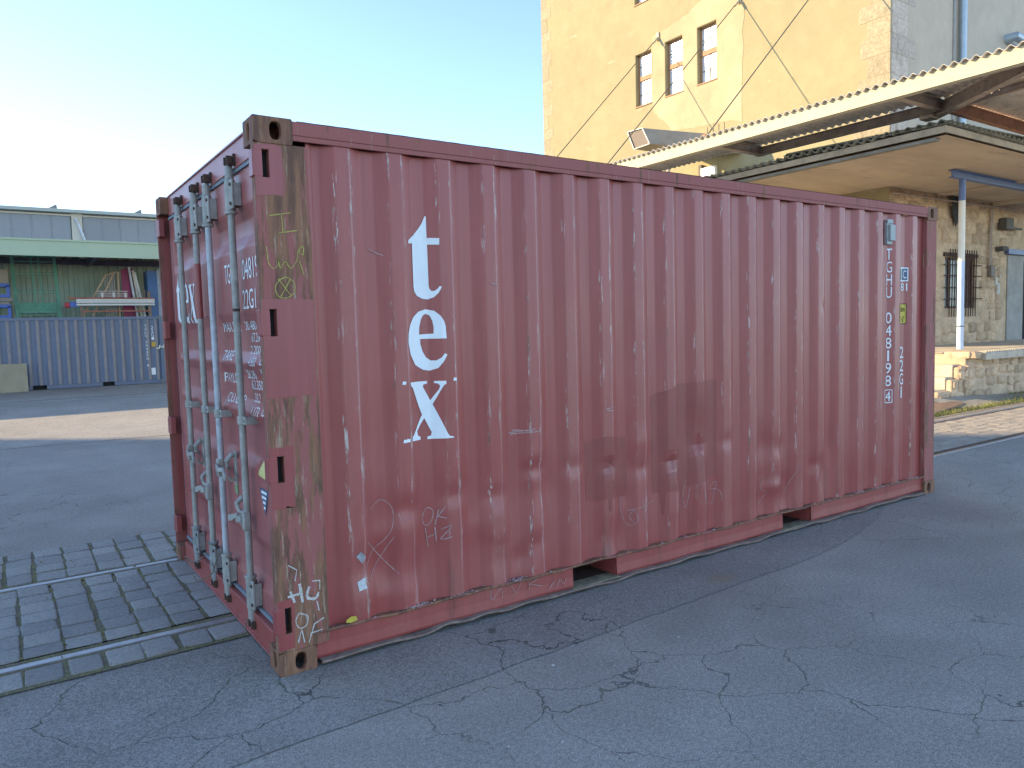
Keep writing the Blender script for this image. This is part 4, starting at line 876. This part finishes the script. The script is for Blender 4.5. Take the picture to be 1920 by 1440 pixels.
def ibeam(a, b, h, w, nm, mat):
    a = Vector(a); b = Vector(b); t = .012; mb = MB(); up = Vector((0, 0, 1)); d = (b - a).normalized(); r = d.cross(up).normalized(); u = r.cross(d)
    mb.bar(a, b, .010, h - 2 * t); mb.bar(a + u * (h / 2 - t / 2), b + u * (h / 2 - t / 2), w, t); mb.bar(a - u * (h / 2 - t / 2), b - u * (h / 2 - t / 2), w, t)
    return mb.obj(nm, mat, st)
for y in (3.3, 7.05, 10.4): ibeam((XF + .03, y, 5.30), (XB + .1, y, 5.29), .18, .12, 'cross_beam', M['beam'])
ibeam((XB, 3.35, 5.28), (XB, 7.15, 5.28), .17, .12, 'edge_beam', M['beam'])
ibeam((XB + .12, 3.5, 5.22), (XF + .1, .95, 5.32), .22, .14, 'hip_beam', M['beam'])
MB().box(XB - .14, 3.38, 5.10, XB + .12, 3.60, 5.165).obj('end_plate', M['beam'], st)
ibeam((XB + .1, 3.24, 5.29), (30, 3.24, 5.29), .21, .10, 'edge_beam', M['beam_rust'])
ibeam((XB + .35, 3.2, 5.33), (XB - .1, .95, 5.33), .13, .08, 'cross_beam', M['beam'])
ibeam((16.2, 3.2, 5.33), (16.2, .95, 5.33), .13, .08, 'cross_beam', M['beam'])
# tie rods with wall brackets
for y in (13.5, 10.42, 7.32):
    e = (XF + .05, y, 5.47); a = (XT, y, 10.48)
    MB().tube([e, a], .013, 6).obj('tie_rod', M['rod'], st)
    MB().box(XT - .05, y - .05, 10.35, XT, y + .05, 10.6).tube([(XT - .02, y, 10.46), (XT - .22, y, 10.25)], .035, 8).obj('rod_bracket', M['cream_steel'], st, .004)
    MB().box(XF + .0, y - .04, 5.456, XF + .09, y + .04, 5.53).obj('rod_shoe', M['beam_rust'], st)
for dy in (-.18, -.04, .1, .26): MB().tube([(XF + .1, 7.05 + dy, 5.45), (XF + .1, 7.05 + dy, 5.68)], .010, 6).obj('threaded_rod', M['rod'], st)
# sheet metal hood standing on the canopy
hood = thing('sheet_metal_hood', 'tapering sheet-metal air hood standing on top of the steel canopy', 'air hood', (14.3, 11.6, 5.4))
hm = MB(); A = [(13.95, 12.30, 7.02), (13.95, 11.72, 7.0), (13.95, 11.45, 6.52), (13.95, 12.05, 6.5)]; 
Bk = [(16.4, 12.30, 7.02), (16.4, 11.62, 7.0), (16.4, 11.2, 6.52), (16.4, 12.05, 6.5)]
hm.add(A + [(15.2, 10.6, 6.75), (15.2, 10.4, 6.3), (16.4, 10.6, 6.75), (16.4, 10.4, 6.3), (16.4, 12.3, 7.02), (16.4, 12.05, 6.5)], [(1, 4, 5, 2), (4, 6, 7, 5), (0, 8, 6, 4, 1), (3, 2, 5, 7, 9), (0, 3, 9, 8)], 0)
hm.obj('hood_body', simple('hood_sheet', (.34, .28, .21), .5, .2, .15, 3), hood)
MB().add([(p[0] + .03, p[1], p[2]) for p in A], [(0, 1, 2, 3)]).obj('hood_grille', simple('grille_mesh', (.19, .15, .12), .8, 0, .2, 40), hood)
for i in range(4):
    a, b = A[i], A[(i + 1) % 4]; MB().bar(a, b, .022, .022).obj('hood_rim', M['sheet_steel'], hood)
MB().tube([(14.6, 11.4, 5.3), (14.6, 11.4, 6.5)], .05, 8).obj('hood_leg', M['beam'], hood)
# white panel added in place of a sun glint, no lamp there
fl_ = thing('glint_panel', 'small white panel added in place of a sun glint between the two canopies', 'panel', (16.3, 11.5, 5.7))
MB().box(16.30, 11.22, 5.66, 16.42, 11.74, 6.14).obj('glint_face', simple('glint_white', (.85, .85, .80), .2, 0, .03, 2, None, 0, 0), fl_, .01); MB().box(16.33, 11.74, 5.6, 16.44, 11.85, 6.25).obj('added_glint_frame', M['frame_dark'], fl_)

# ---------------------------------------------------------------- dock
dock = thing('loading_dock', 'rubble stone loading dock with a broken flight of steps at its end', 'loading dock', (16, 4.5, 0))
DZ, DY, DXX = .905, 3.50, 14.34
M['dock_top'] = simple('dock_concrete', (.55, .47, .35), .95, 0, .2, 2.5, (.25, .2, .15), .6, .3, 40)
MB().box(DXX, DY, -.02, 46, YT, DZ).obj('core', M['mortar'], dock)
MB().box(DXX - .03, DY + .42, DZ, 46, YT - .05, DZ + .012).obj('floor', M['dock_top'], dock)
sx = [(14.58, DXX + .02, DZ + .004)]
kb = MB(); kb.prism([(DY - .19, DZ - .14), (DY - .19, DZ - .02), (DY - .17, DZ + .005), (DY + .16, DZ + .03), (DY + .16, DZ - .14)], lambda u, v, d: (d, u, v), DXX + .42, 46)
kb.obj('edge_slab', simple('edge_slab', (.5, .43, .33), .95, 0, .2, 4, (.2, .15, .1), .5, .3, 50), dock, .006)
for i in range(44):
    x = DXX + .5 + i * .105; MB().box(x, DY - .16, DZ + .012, x + .06, DY + .0, DZ + .034).obj('tread_rib', bpy.data.materials['edge_slab'], dock)
rock('cap_stone', DXX - .01, DXX + .44, DZ - .13, DZ + .05, lambda u, v, d: (u, DY - .06 + d, v), dock, M['rubble'], .10)
MB().box(DXX - .01, DY - .08, DZ - .1, DXX + .42, DY + .4, DZ + .035).obj('cap_stone', M['rubble'], dock, .03)
for i, (xa, xb, zz_) in enumerate(((14.06, DXX, .70), (13.78, 14.06, .47), (13.28, 13.78, .245))):
    MB().box(xa, DY + .10, -.02, xb, DY + 2.3, zz_).obj('step', M['dock_top'], dock, .015)
    MB().box(xa + .02, DY - .01, -.02, xb, DY + .11, zz_ - .03 + random.uniform(-.02, .02)).obj('step_cheek', M['rubble'], dock, .03)
random.seed(14)
rubble(DXX + .02, 24, .02, DZ - .15, XZ(DY), dock, [], .22, .34, .05)
rubble(13.82, DXX + .05, .0, .42, XZ(DY - .01), dock, [], .2, .26, .05); rubble(13.32, 13.82, .0, .2, XZ(DY - .01), dock, [], .19, .24, .05); rubble(14.08, DXX + .05, .42, .68, XZ(DY - .01), dock, [], .2, .26, .05)
# steel cover plate and grating by the dock
cp = thing('cover_plate', 'rusty brown steel cover plate lying on the apron beside the track', 'cover plate', (13.2, 3.2, 0))
MB().add([(11.5, 2.72, .05), (13.35, 3.05, .05), (14.05, 3.55, .09), (12.2, 3.7, .09), (11.5, 2.72, .02), (13.35, 3.05, .02), (14.05, 3.55, .06), (12.2, 3.7, .06)], [(0, 1, 2, 3), (0, 4, 5, 1), (1, 5, 6, 2), (2, 6, 7, 3), (3, 7, 4, 0)]).obj('plate', simple('rust_plate', (.24, .15, .10), .85, 0, .25, 6, (.14, .08, .05), .6), cp)
for i in range(9): MB().box(12.6 + i * .12, 3.56, .09, 12.66 + i * .12, 3.68, .125).obj('grating_bar', M['rust_dark'], cp)
# blue post and beam
ps = thing('canopy_prop', 'slim blue steel post with a cream band put on for sunlight, carrying a blue beam under the concrete canopy', 'post', (16.2, 4.45, DZ))
pm = MB(); 
for mi, (a, b) in enumerate(((4.08, 4.53), (2.80, 4.08), (1.42, 2.80), (1.40, 1.42), (DZ + .012, 1.40))): pm.tube([(16.18, 4.45, a), (16.18, 4.45, b)], .066, 18, (0, 1, 2, 3, 2)[mi])
M['blue'] = simple('blue_paint', (.13, .19, .36), .5, 0, .15, 5, (.2, .25, .36), .3, .05)
pm.obj('post_tube', [M['blue'], simple('sunlit_cream', (.82, .76, .64), .5, 0, .05, 5, None, 0, .05), simple('pale_blue_paint', (.52, .62, .78), .5, 0, .08, 5, None, 0, .05), M['black']], ps, 0, 50)  # cream band puts sunlight on the post into its colour
bm = MB(); bm.box(15.72, 4.38, 4.53, 27, 4.52, 4.55).box(15.72, 4.44, 4.55, 27, 4.46, 4.67).box(15.72, 4.38, 4.67, 27, 4.52, 4.69).obj('prop_beam', M['blue'], ps)

# ================================================================ industrial hall
YH = 28.9
hall = thing('industrial_hall', 'low green clad industrial hall with a strip of grey upper windows', 'building', (0, YH, 0))
M['clad'] = simple('green_cladding', (.40, .48, .37), .6, 0, .12, .8, (.32, .40, .34), .4, 0)
M['clad_light'] = simple('pale_green_fascia', (.42, .51, .35), .6, 0, .06, .6, (.37, .45, .32), .4, 0)
def trap(x, p, d):
    t = abs((x / p) % 1 - .5) * p
    return 0 if t < p * .2 else d if t > p * .3 else d * (t - p * .2) / (p * .1)
X = [i * .333 * .05 for i in range(-1200, 1100)]
X = sorted({round(k * .333 + q, 4) for k in range(-60, 54) for q in (.0333 * 0, .0666, .0999, .2331, .2664)})
MB().grid(X, [0, 5.1], lambda x, z: (x, YH + trap(x, .333, .05), z)).obj('wall_cladding', M['clad'], hall, fix=False)
hc = MB(); hc.box(-20, 24.9, 4.36, 17, 24.98, 4.88); hc.box(-20, 24.86, 4.84, 17, 24.9, 4.90); hc.obj('canopy_fascia', M['clad_light'], hall)
Xs = sorted({round(k * .42 + q, 4) for k in range(-48, 40) for q in (0, .084, .126, .294, .336)})
MB().grid(Xs, [24.99, YH + .1], lambda x, y: (x, y, 4.46 + trap(x, .42, .09) + (y - 24.99) * .072)).obj('canopy_sheet', simple('canopy_blue_grey', (.26, .27, .36), .6, 0, .1, 1, None, 0, 0), hall, fix=False)
for k in range(-14, 16): MB().box(k * .42 + .15, YH - .03, 4.70, k * .42 + .27, YH + .01, 4.78).obj('rib_gap_light', simple('gap_light_white', (.85, .88, .85), .6) if k == -14 else bpy.data.materials['gap_light_white'], hall)  # white blocks stand for sky light coming through the rib gaps
MB().box(-20, YH - .2, 4.44, 17, YH - .08, 4.62).obj('purlin', simple('purlin_dark', (.12, .11, .15), .7), hall)
for x in (-7.2, -3, 2.05, 6.6): MB().bar((x, 25.0, 4.5), (x, YH - .1, 4.5), .14, .2).obj('canopy_bracket', bpy.data.materials['purlin_dark'], hall)
ZC0, ZC1, YK = 5.35, 6.38, 30.0
MB().box(-20, YK + .1, 4.6, 17, YK + .3, 6.45).box(-20, YH + .05, 5.0, 17, YK + .2, 5.06).obj('upper_wall', M['clad_light'], hall)
M['pillar'] = simple('cream_pillar', (.62, .57, .48), .7, 0, .06, 2, None, 0, 0)
for a in (1.72, -5.04, 8.5): MB().box(a, YK - .08, ZC0 - .1, a + .36, YK + .1, ZC1 + .1).obj('pillar', M['pillar'], hall)
MB().tube([(1.85, YK - .14, 6.3), (1.98, YK - .16, 5.95), (2.14, YK - .16, 5.4)], .05, 8).obj('downpipe', simple('white_pipe', (.65, .68, .72), .5), hall)
MB().box(-20, YK - .06, ZC1, 17, YK + .1, ZC1 + .07).obj('window_head', M['pillar'], hall)
MB().box(-20, YK - .35, ZC1 + .10, 17, YK + 8, ZC1 + .22).obj('roof', simple('roof_edge', (.42, .46, .42), .7, 0, .08, 1), hall)
M['clere'] = simple('wired_glass', (.23, .24, .265), .3, 0, .12, .5, (.25, .26, .28), .4, 0, rnd=.12)
for x0, n in ((-4.68, 10), (2.12, 10)):
    for k in range(n):
        a = x0 + k * .638; MB().box(a + .02, YK - .01, ZC0, a + .62, YK + .02, ZC1 - .005).obj('clerestory_pane', M['clere'], hall)
        MB().box(a - .012, YK - .03, ZC0, a + .012, YK + .02, ZC1 - .002).obj('mullion', simple('mullion_grey', (.38, .39, .42), .6) if 'mullion_grey' not in bpy.data.materials else bpy.data.materials['mullion_grey'], hall)
for x in (.82, 3.78): MB().prism([(x, ZC1 + .225), (x + .52, ZC1 + .225), (x + .50, ZC1 + .50), (x + .44, ZC1 + .50)], lambda u, v, d: (u, d, v), YK + .6, YK + 2.4).obj('roof_vent', simple('vent_grey', (.22, .22, .23), .7) if x < 1 else bpy.data.materials['vent_grey'], hall)

# ================================================================ blue-grey container with stuff stacked on it
YB, BT, BR = 26.4, 2.44, 4.10
blue = thing('shipping_container', 'blue-grey shipping container standing under the eaves of the green hall', 'shipping container', (1, YB + 1.2, 0))
M['bluec'] = simple('blue_grey_paint', (.135, .162, .225), .55, 0, .12, 1.5, (.2, .2, .22), .4, 0)
M['blued'] = simple('faded_ridge', (.27, .235, .225), .6, 0, .15, 2, (.15, .16, .2), .5, 0)
BX0 = BR - 6.06
xb = []; kk = 0; bf = MB()
x = BX0 + .18
cols = []
while x < BR - .2:
    cols += [(x, .02), (x + .085, .02), (x + .15, .06), (x + .215, .06)]; x += .28
for (a, ya), (b, yb) in zip(cols, cols[1:]): bf.add([(a, YB + ya, .16), (b, YB + yb, .16), (b, YB + yb, BT - .1), (a, YB + ya, BT - .1)], [(0, 1, 2, 3)], 1 if ya == yb == .02 else 0)
bf.add([(cols[-1][0], YB + .06, .16), (BR - .1, YB + .06, .16), (BR - .1, YB + .06, BT - .1), (cols[-1][0], YB + .06, BT - .1)], [(0, 1, 2, 3)])
bf.obj('side_panel', [M['bluec'], M['blued']], blue, fix=False)
MB().box(BX0, YB, BT - .1, BR, YB + .07, BT).obj('top_rail', M['bluec'], blue)
MB().box(BX0, YB + .02, .02, -.02, YB + .06, .155).box(.38, YB + .02, .02, 2.06, YB + .06, .155).box(2.43, YB + .02, .02, BR, YB + .06, .155).obj('bottom_rail', M['bluec'], blue)
MB().box(BX0, YB + .25, .0, BR - .2, YB + .3, .2).obj('pocket_back', M['black'], blue)
MB().box(BR - .12, YB - .003, .02, BR, YB + .1, BT + .01).box(BX0 - .02, YB - .003, .02, BX0 + .17, YB + .1, BT + .01).obj('corner_post', M['bluec'], blue)
MB().box(BX0, YB + .08, .17, BR - .005, YB + 2.3, BT - .02).obj('body', M['bluec'], blue)
for zc in (.02, BT - .1): MB().box(BR - .16, YB - .012, zc, BR + .005, YB + .15, zc + .112).obj('corner_casting', simple('dull_casting', (.17, .19, .2), .7) if zc < 1 else bpy.data.materials['dull_casting'], blue)
def flat_text(s, x, z, h, w, y, par, n0, vertical=False, z1=None, mat=None):
    vs, fs = [], []
    if vertical:
        for i, ch in enumerate(s):
            if ch == ' ': continue
            v, f = glyph(ch, x + .013 * (z - (z + (z1 - z) * i / len(s))), z + (z1 - z) * (i + .5) / len(s), h, w); b = len(vs); vs += v; fs += [tuple(b + q for q in g) for g in f]
    else: vs, fs = glyph(s, x, z, h, w)
    return MB().add([(a, y, b) for a, b in vs], fs).obj(n0, mat or M['white'], par)
flat_text('TGLU 704370 8', 3.52, 2.16, .085, .065, YB + .014, blue, 'identification_number', True, .62)
flat_text('22G1', 3.74, 2.10, .11, .085, YB + .014, blue, 'size_code', True, 1.58)
MB().box(3.69, YB + .008, 1.34, 3.82, YB + .016, 1.52).obj('height_sticker', simple('orange_sticker', (.55, .33, .04), .6), blue)
MB().box(3.64, YB + .008, .33, 3.78, YB + .016, .58).obj('data_plate', M['white'], blue)
MB().box(3.46, YB + .0, 2.18, 3.56, YB + .03, 2.32).obj('ventilator', M['bluec'], blue)
tw = thing('tattered_tape', 'pale bit of tape hanging off the blue-grey container near its right end', 'tape', (4.0, YB - .05, 1.33))
random.seed(4); tp = MB()
for i in range(14): a = 3.84 + i * .03; z = 1.27 + .006 * i + random.uniform(-.03, .03); tp.box(a, YB - .06, z, a + .045, YB - .03, z + random.uniform(.04, .09))
tp.obj('tape_strip', simple('tape_white', (.8, .76, .66), .8), tw)
bd = MB().box(-3.2, YB - .32, .0, -.16, YB - .27, .93).obj('plywood_board', simple('dull_board', (.36, .31, .21), .9, 0, .12, 2, (.26, .23, .17), .4), None, .006)
bd['label'] = 'large brown board standing on the ground against the blue-grey container'; bd['category'] = 'board'
# green stillage frame
gz = BT + .005
gs = thing('steel_rack', 'tall green steel rack frame standing on the blue-grey container', 'rack', (.35, 27.6, gz))
M['rackg'] = simple('rack_green', (.11, .31, .205), .6, 0, .15, 3, (.25, .35, .3), .3, 0)
lean = lambda z: -.10 * (z - gz) / 2.2
for x in (-.27, .98):
    MB().bar((x - .0, 27.6, gz), (x + lean(4.65) * .6, 27.75, 4.66), .10, .09, (0, 1, 0)).obj('upright', M['rackg'], gs)
for x in (.28, .50): MB().bar((x, 27.6, 2.86), (x + lean(4.6) * .6, 27.74, 4.6), .045, .05, (0, 1, 0)).obj('upright', M['rackg'], gs)
for z, h in ((4.60, .05), (4.42, .04), (4.05, .022), (3.95, .02), (3.42, .022), (3.33, .02), (2.95, .09), (2.80, .10), (2.66, .05), (2.57, .03)):
    MB().bar((-.27 + lean(z) * .6, 27.6 + (z - gz) * .065, z), (.98 + lean(z) * .6, 27.6 + (z - gz) * .065, z), .05, h).obj('crossbar', M['rackg'], gs)
MB().box(-.2, 27.63, 2.66, .92, 27.66, 2.95).obj('infill_panel', M['rackg'], gs)
# blue crates at the edge of the frame
M['crate'] = simple('crate_blue', (.06, .12, .42), .5, 0, .1, 3, None, 0, 0)
def crate(z, label):
    t = thing('storage_crate', label, 'crate', (-1.0, 27.2, z), 'blue crates on the blue-grey container')
    MB().box(-1.5, 26.95, z, -.46, 27.6, z + .10).obj('crate_base', M['crate'], t)
    for xx in (-1.5, -.55): MB().box(xx, 26.95, z + .1, xx + .09, 27.05, z + .40).obj('crate_leg', M['crate'], t)
    MB().box(-1.5, 26.95, z + .36, -.46, 27.6, z + .46).obj('crate_rim', M['crate'], t)
crate(gz, 'lower blue crate left of the green rack'); crate(gz + .70, 'upper blue crate left of the green rack')
ct = thing('timber_packing', 'grey timber packing between the two blue crates', 'timber', (-1, 27.2, gz + .47))
MB().box(-1.5, 26.98, gz + .465, -.5, 27.5, gz + .54).obj('plank', simple('grey_timber', (.28, .25, .22), .9, 0, .2, 6), ct); MB().box(-1.5, 27.0, gz + .56, -.42, 27.5, gz + .695).obj('plank', bpy.data.materials['grey_timber'], ct)
bx = MB().box(-1.5, 27.0, gz + 1.165, -.48, 27.6, gz + 1.62).obj('cardboard_box', simple('cardboard', (.33, .26, .19), .9, 0, .08, 2), None, .01); bx['label'] = 'brown cardboard box on top of the upper blue crate'; bx['category'] = 'box'
# low trestle with rolled profiles
tz = thing('steel_trestle', 'low rusty steel trestle loaded with long pale profiles', 'trestle', (2.6, 26.7, gz))
M['redsteel'] = simple('red_oxide', (.33, .12, .08), .8, 0, .2, 5)
MB().bar((1.18, 26.62, 3.10), (3.92, 26.62, 3.08), .08, .07).obj('top_beam', M['redsteel'], tz); MB().bar((1.6, 26.6, 2.64), (3.75, 26.6, 2.65), .06, .05).obj('lower_beam', M['redsteel'], tz)
for x in (1.58, 3.74): MB().box(x - .05, 26.6, gz, x + .05, 26.7, 3.06 if x < 2 else 3.35).obj('trestle_leg', simple('trestle_brown', (.22, .16, .12), .9) if x < 2 else bpy.data.materials['trestle_brown'], tz)
MB().box(3.60, 26.8, 3.1, 3.65, 26.85, 3.42).obj('trestle_leg', bpy.data.materials['trestle_brown'], tz)
MB().tube([(1.08, 26.6, 2.86), (1.22, 26.6, 2.86)], .10, 10).obj('roller_end', simple('red_cap', (.5, .06, .07), .6), tz); MB().box(1.22, 26.58, 2.8, 1.48, 26.66, 2.96).obj('roller_block', M['crate'], tz)
for i, z in enumerate((2.84, 2.93, 3.0)):
    p = MB().box(1.42, 26.50 + i * .01, z, 3.90, 26.60, z + .07).obj('steel_profile', simple('pale_profile', (.55, .53, .48), .5, .2, .1, 3) if i == 0 else bpy.data.materials['pale_profile'], None, .006); p['label'] = ['lowest long pale profile on the rusty trestle', 'middle long pale profile on the rusty trestle', 'topmost long pale profile on the rusty trestle'][i]; p['category'] = 'profile'; p['group'] = 'long profiles on the trestle'
lf = thing('slatted_frame', 'short pale slatted frame resting on the trestle top', 'frame', (2.6, 26.8, 3.14))
for z in (3.17, 3.25, 3.34): MB().box(2.1, 26.78, z, 3.08, 26.82, z + .035).obj('rail_bar', simple('bar_pink', (.50, .38, .35), .7) if z < 3.2 else bpy.data.materials['bar_pink'], lf)
for x in (2.22, 2.58, 2.96): MB().box(x, 26.76, 3.135, x + .07, 26.84, 3.31).obj('block', bpy.data.materials['pale_profile'], lf)
# timber frames, purple panels, white boards leaning at the back
tf = thing('leaning_truss', 'triangular pale timber truss leaning behind the trestle', 'truss', (2.4, 27.5, gz))
M['pine'] = simple('pine', (.52, .36, .235), .8, 0, .15, 5)
for a, b in (((1.66, gz + .05), (2.48, 3.98)), ((1.98, gz + .05), (2.76, 4.08)), ((2.84, gz), (2.88, 4.10))): MB().bar((a[0], 27.4, a[1]), (b[0], 27.45, b[1]), .06, .12, (0, 1, 0)).obj('timber', M['pine'], tf)
for i in range(5): MB().box(2.42 + i * .075, 27.46, gz, 2.47 + i * .075, 27.50, 3.85 + .05 * i).obj('lath', simple('grey_lath', (.36, .33, .29), .9) if i == 0 else bpy.data.materials['grey_lath'], tf)
MB().bar((2.45, 27.44, 3.97), (2.88, 27.44, 4.10), .05, .07, (0, 1, 0)).obj('timber', M['pine'], tf)
for i in range(5):
    p = MB().add([(x + .11 * i * .75, y + .03 * i, z) for x, y, z in ((2.97, 27.3, gz), (3.06, 27.3, gz), (3.06 - .0, 27.42, 4.20 + .03 * min(i, 2)), (2.98, 27.42, 4.18 + .03 * min(i, 2)), (2.97, 27.34, gz), (3.06, 27.34, gz), (3.06, 27.46, 4.20 + .03 * min(i, 2)), (2.98, 27.46, 4.18 + .03 * min(i, 2)))], [(0, 1, 2, 3), (4, 7, 6, 5), (0, 3, 7, 4), (1, 5, 6, 2), (3, 2, 6, 7), (0, 4, 5, 1)]).obj('panel', simple('purple_panel', (.30, .035, .10), .6, 0, .15, 3) if i == 0 else bpy.data.materials['purple_panel'], None)
    p['label'] = ['leftmost of the dark red panels leaning upright behind the trestle, next to the timber frame', 'second from left of the dark red panels leaning behind the trestle', 'middle one of the five dark red panels leaning behind the trestle', 'second from right of the dark red panels leaning behind the trestle', 'rightmost of the dark red panels, against the white board'][i]; p['category'] = 'panel'; p['group'] = 'dark red panels leaning behind the trestle'
for i, (xa, xb_, zt, m) in enumerate(((3.42, 3.24, 4.28, (.62, .63, .64)), (3.56, 3.36, 4.16, (.66, .58, .46)), (3.68, 3.42, 4.10, (.70, .67, .6)))):
    p = MB().bar((xa, 27.3, gz), (xb_, 27.4, zt), .07, .07, (0, 1, 0)).obj('board', simple('leaning_board_%d' % i, m, .7), None); p['label'] = ['widest white board leaning right of the dark red panels', 'middle cream board leaning right of the dark red panels', 'rightmost slim white board leaning by the blue cabinet'][i]; p['category'] = 'board'; p['group'] = 'boards leaning behind the trestle'
cb = thing('steel_cabinet', 'blue steel cabinet with a pale grey edge at the right end of the blue-grey container', 'cabinet', (4.0, 27.1, gz))
MB().box(3.78, 27.0, gz, 4.1, 27.8, 4.13).obj('cabinet_body', simple('cabinet_blue', (.05, .13, .30), .5, 0, .08, 2), cb); MB().box(4.1, 26.98, gz, 4.24, 27.8, 4.19).obj('cabinet_edge', simple('cabinet_grey', (.33, .36, .41), .6), cb)

# ================================================================ warehouse left of the frame whose shadow lies over the yard
wh = thing('warehouse', 'tall flat-roofed building left of the yard, known here by the long shadow it throws', 'building', (-46, 34, 0))
M['render_pale'] = simple('pale_render', (.66, .60, .50), .9, 0, .08, 1, None, 0, 0)
MB().box(-52, 20, 0, -40, 48.8, 25.45).obj('wall', M['render_pale'], wh)
for j in range(7):
    for k in (2.2, 6.6): MB().box(-40.02, 21 + j * 3.8, k, -39.98, 23.2 + j * 3.8, k + 2.2).obj('window', M['clere'], wh)
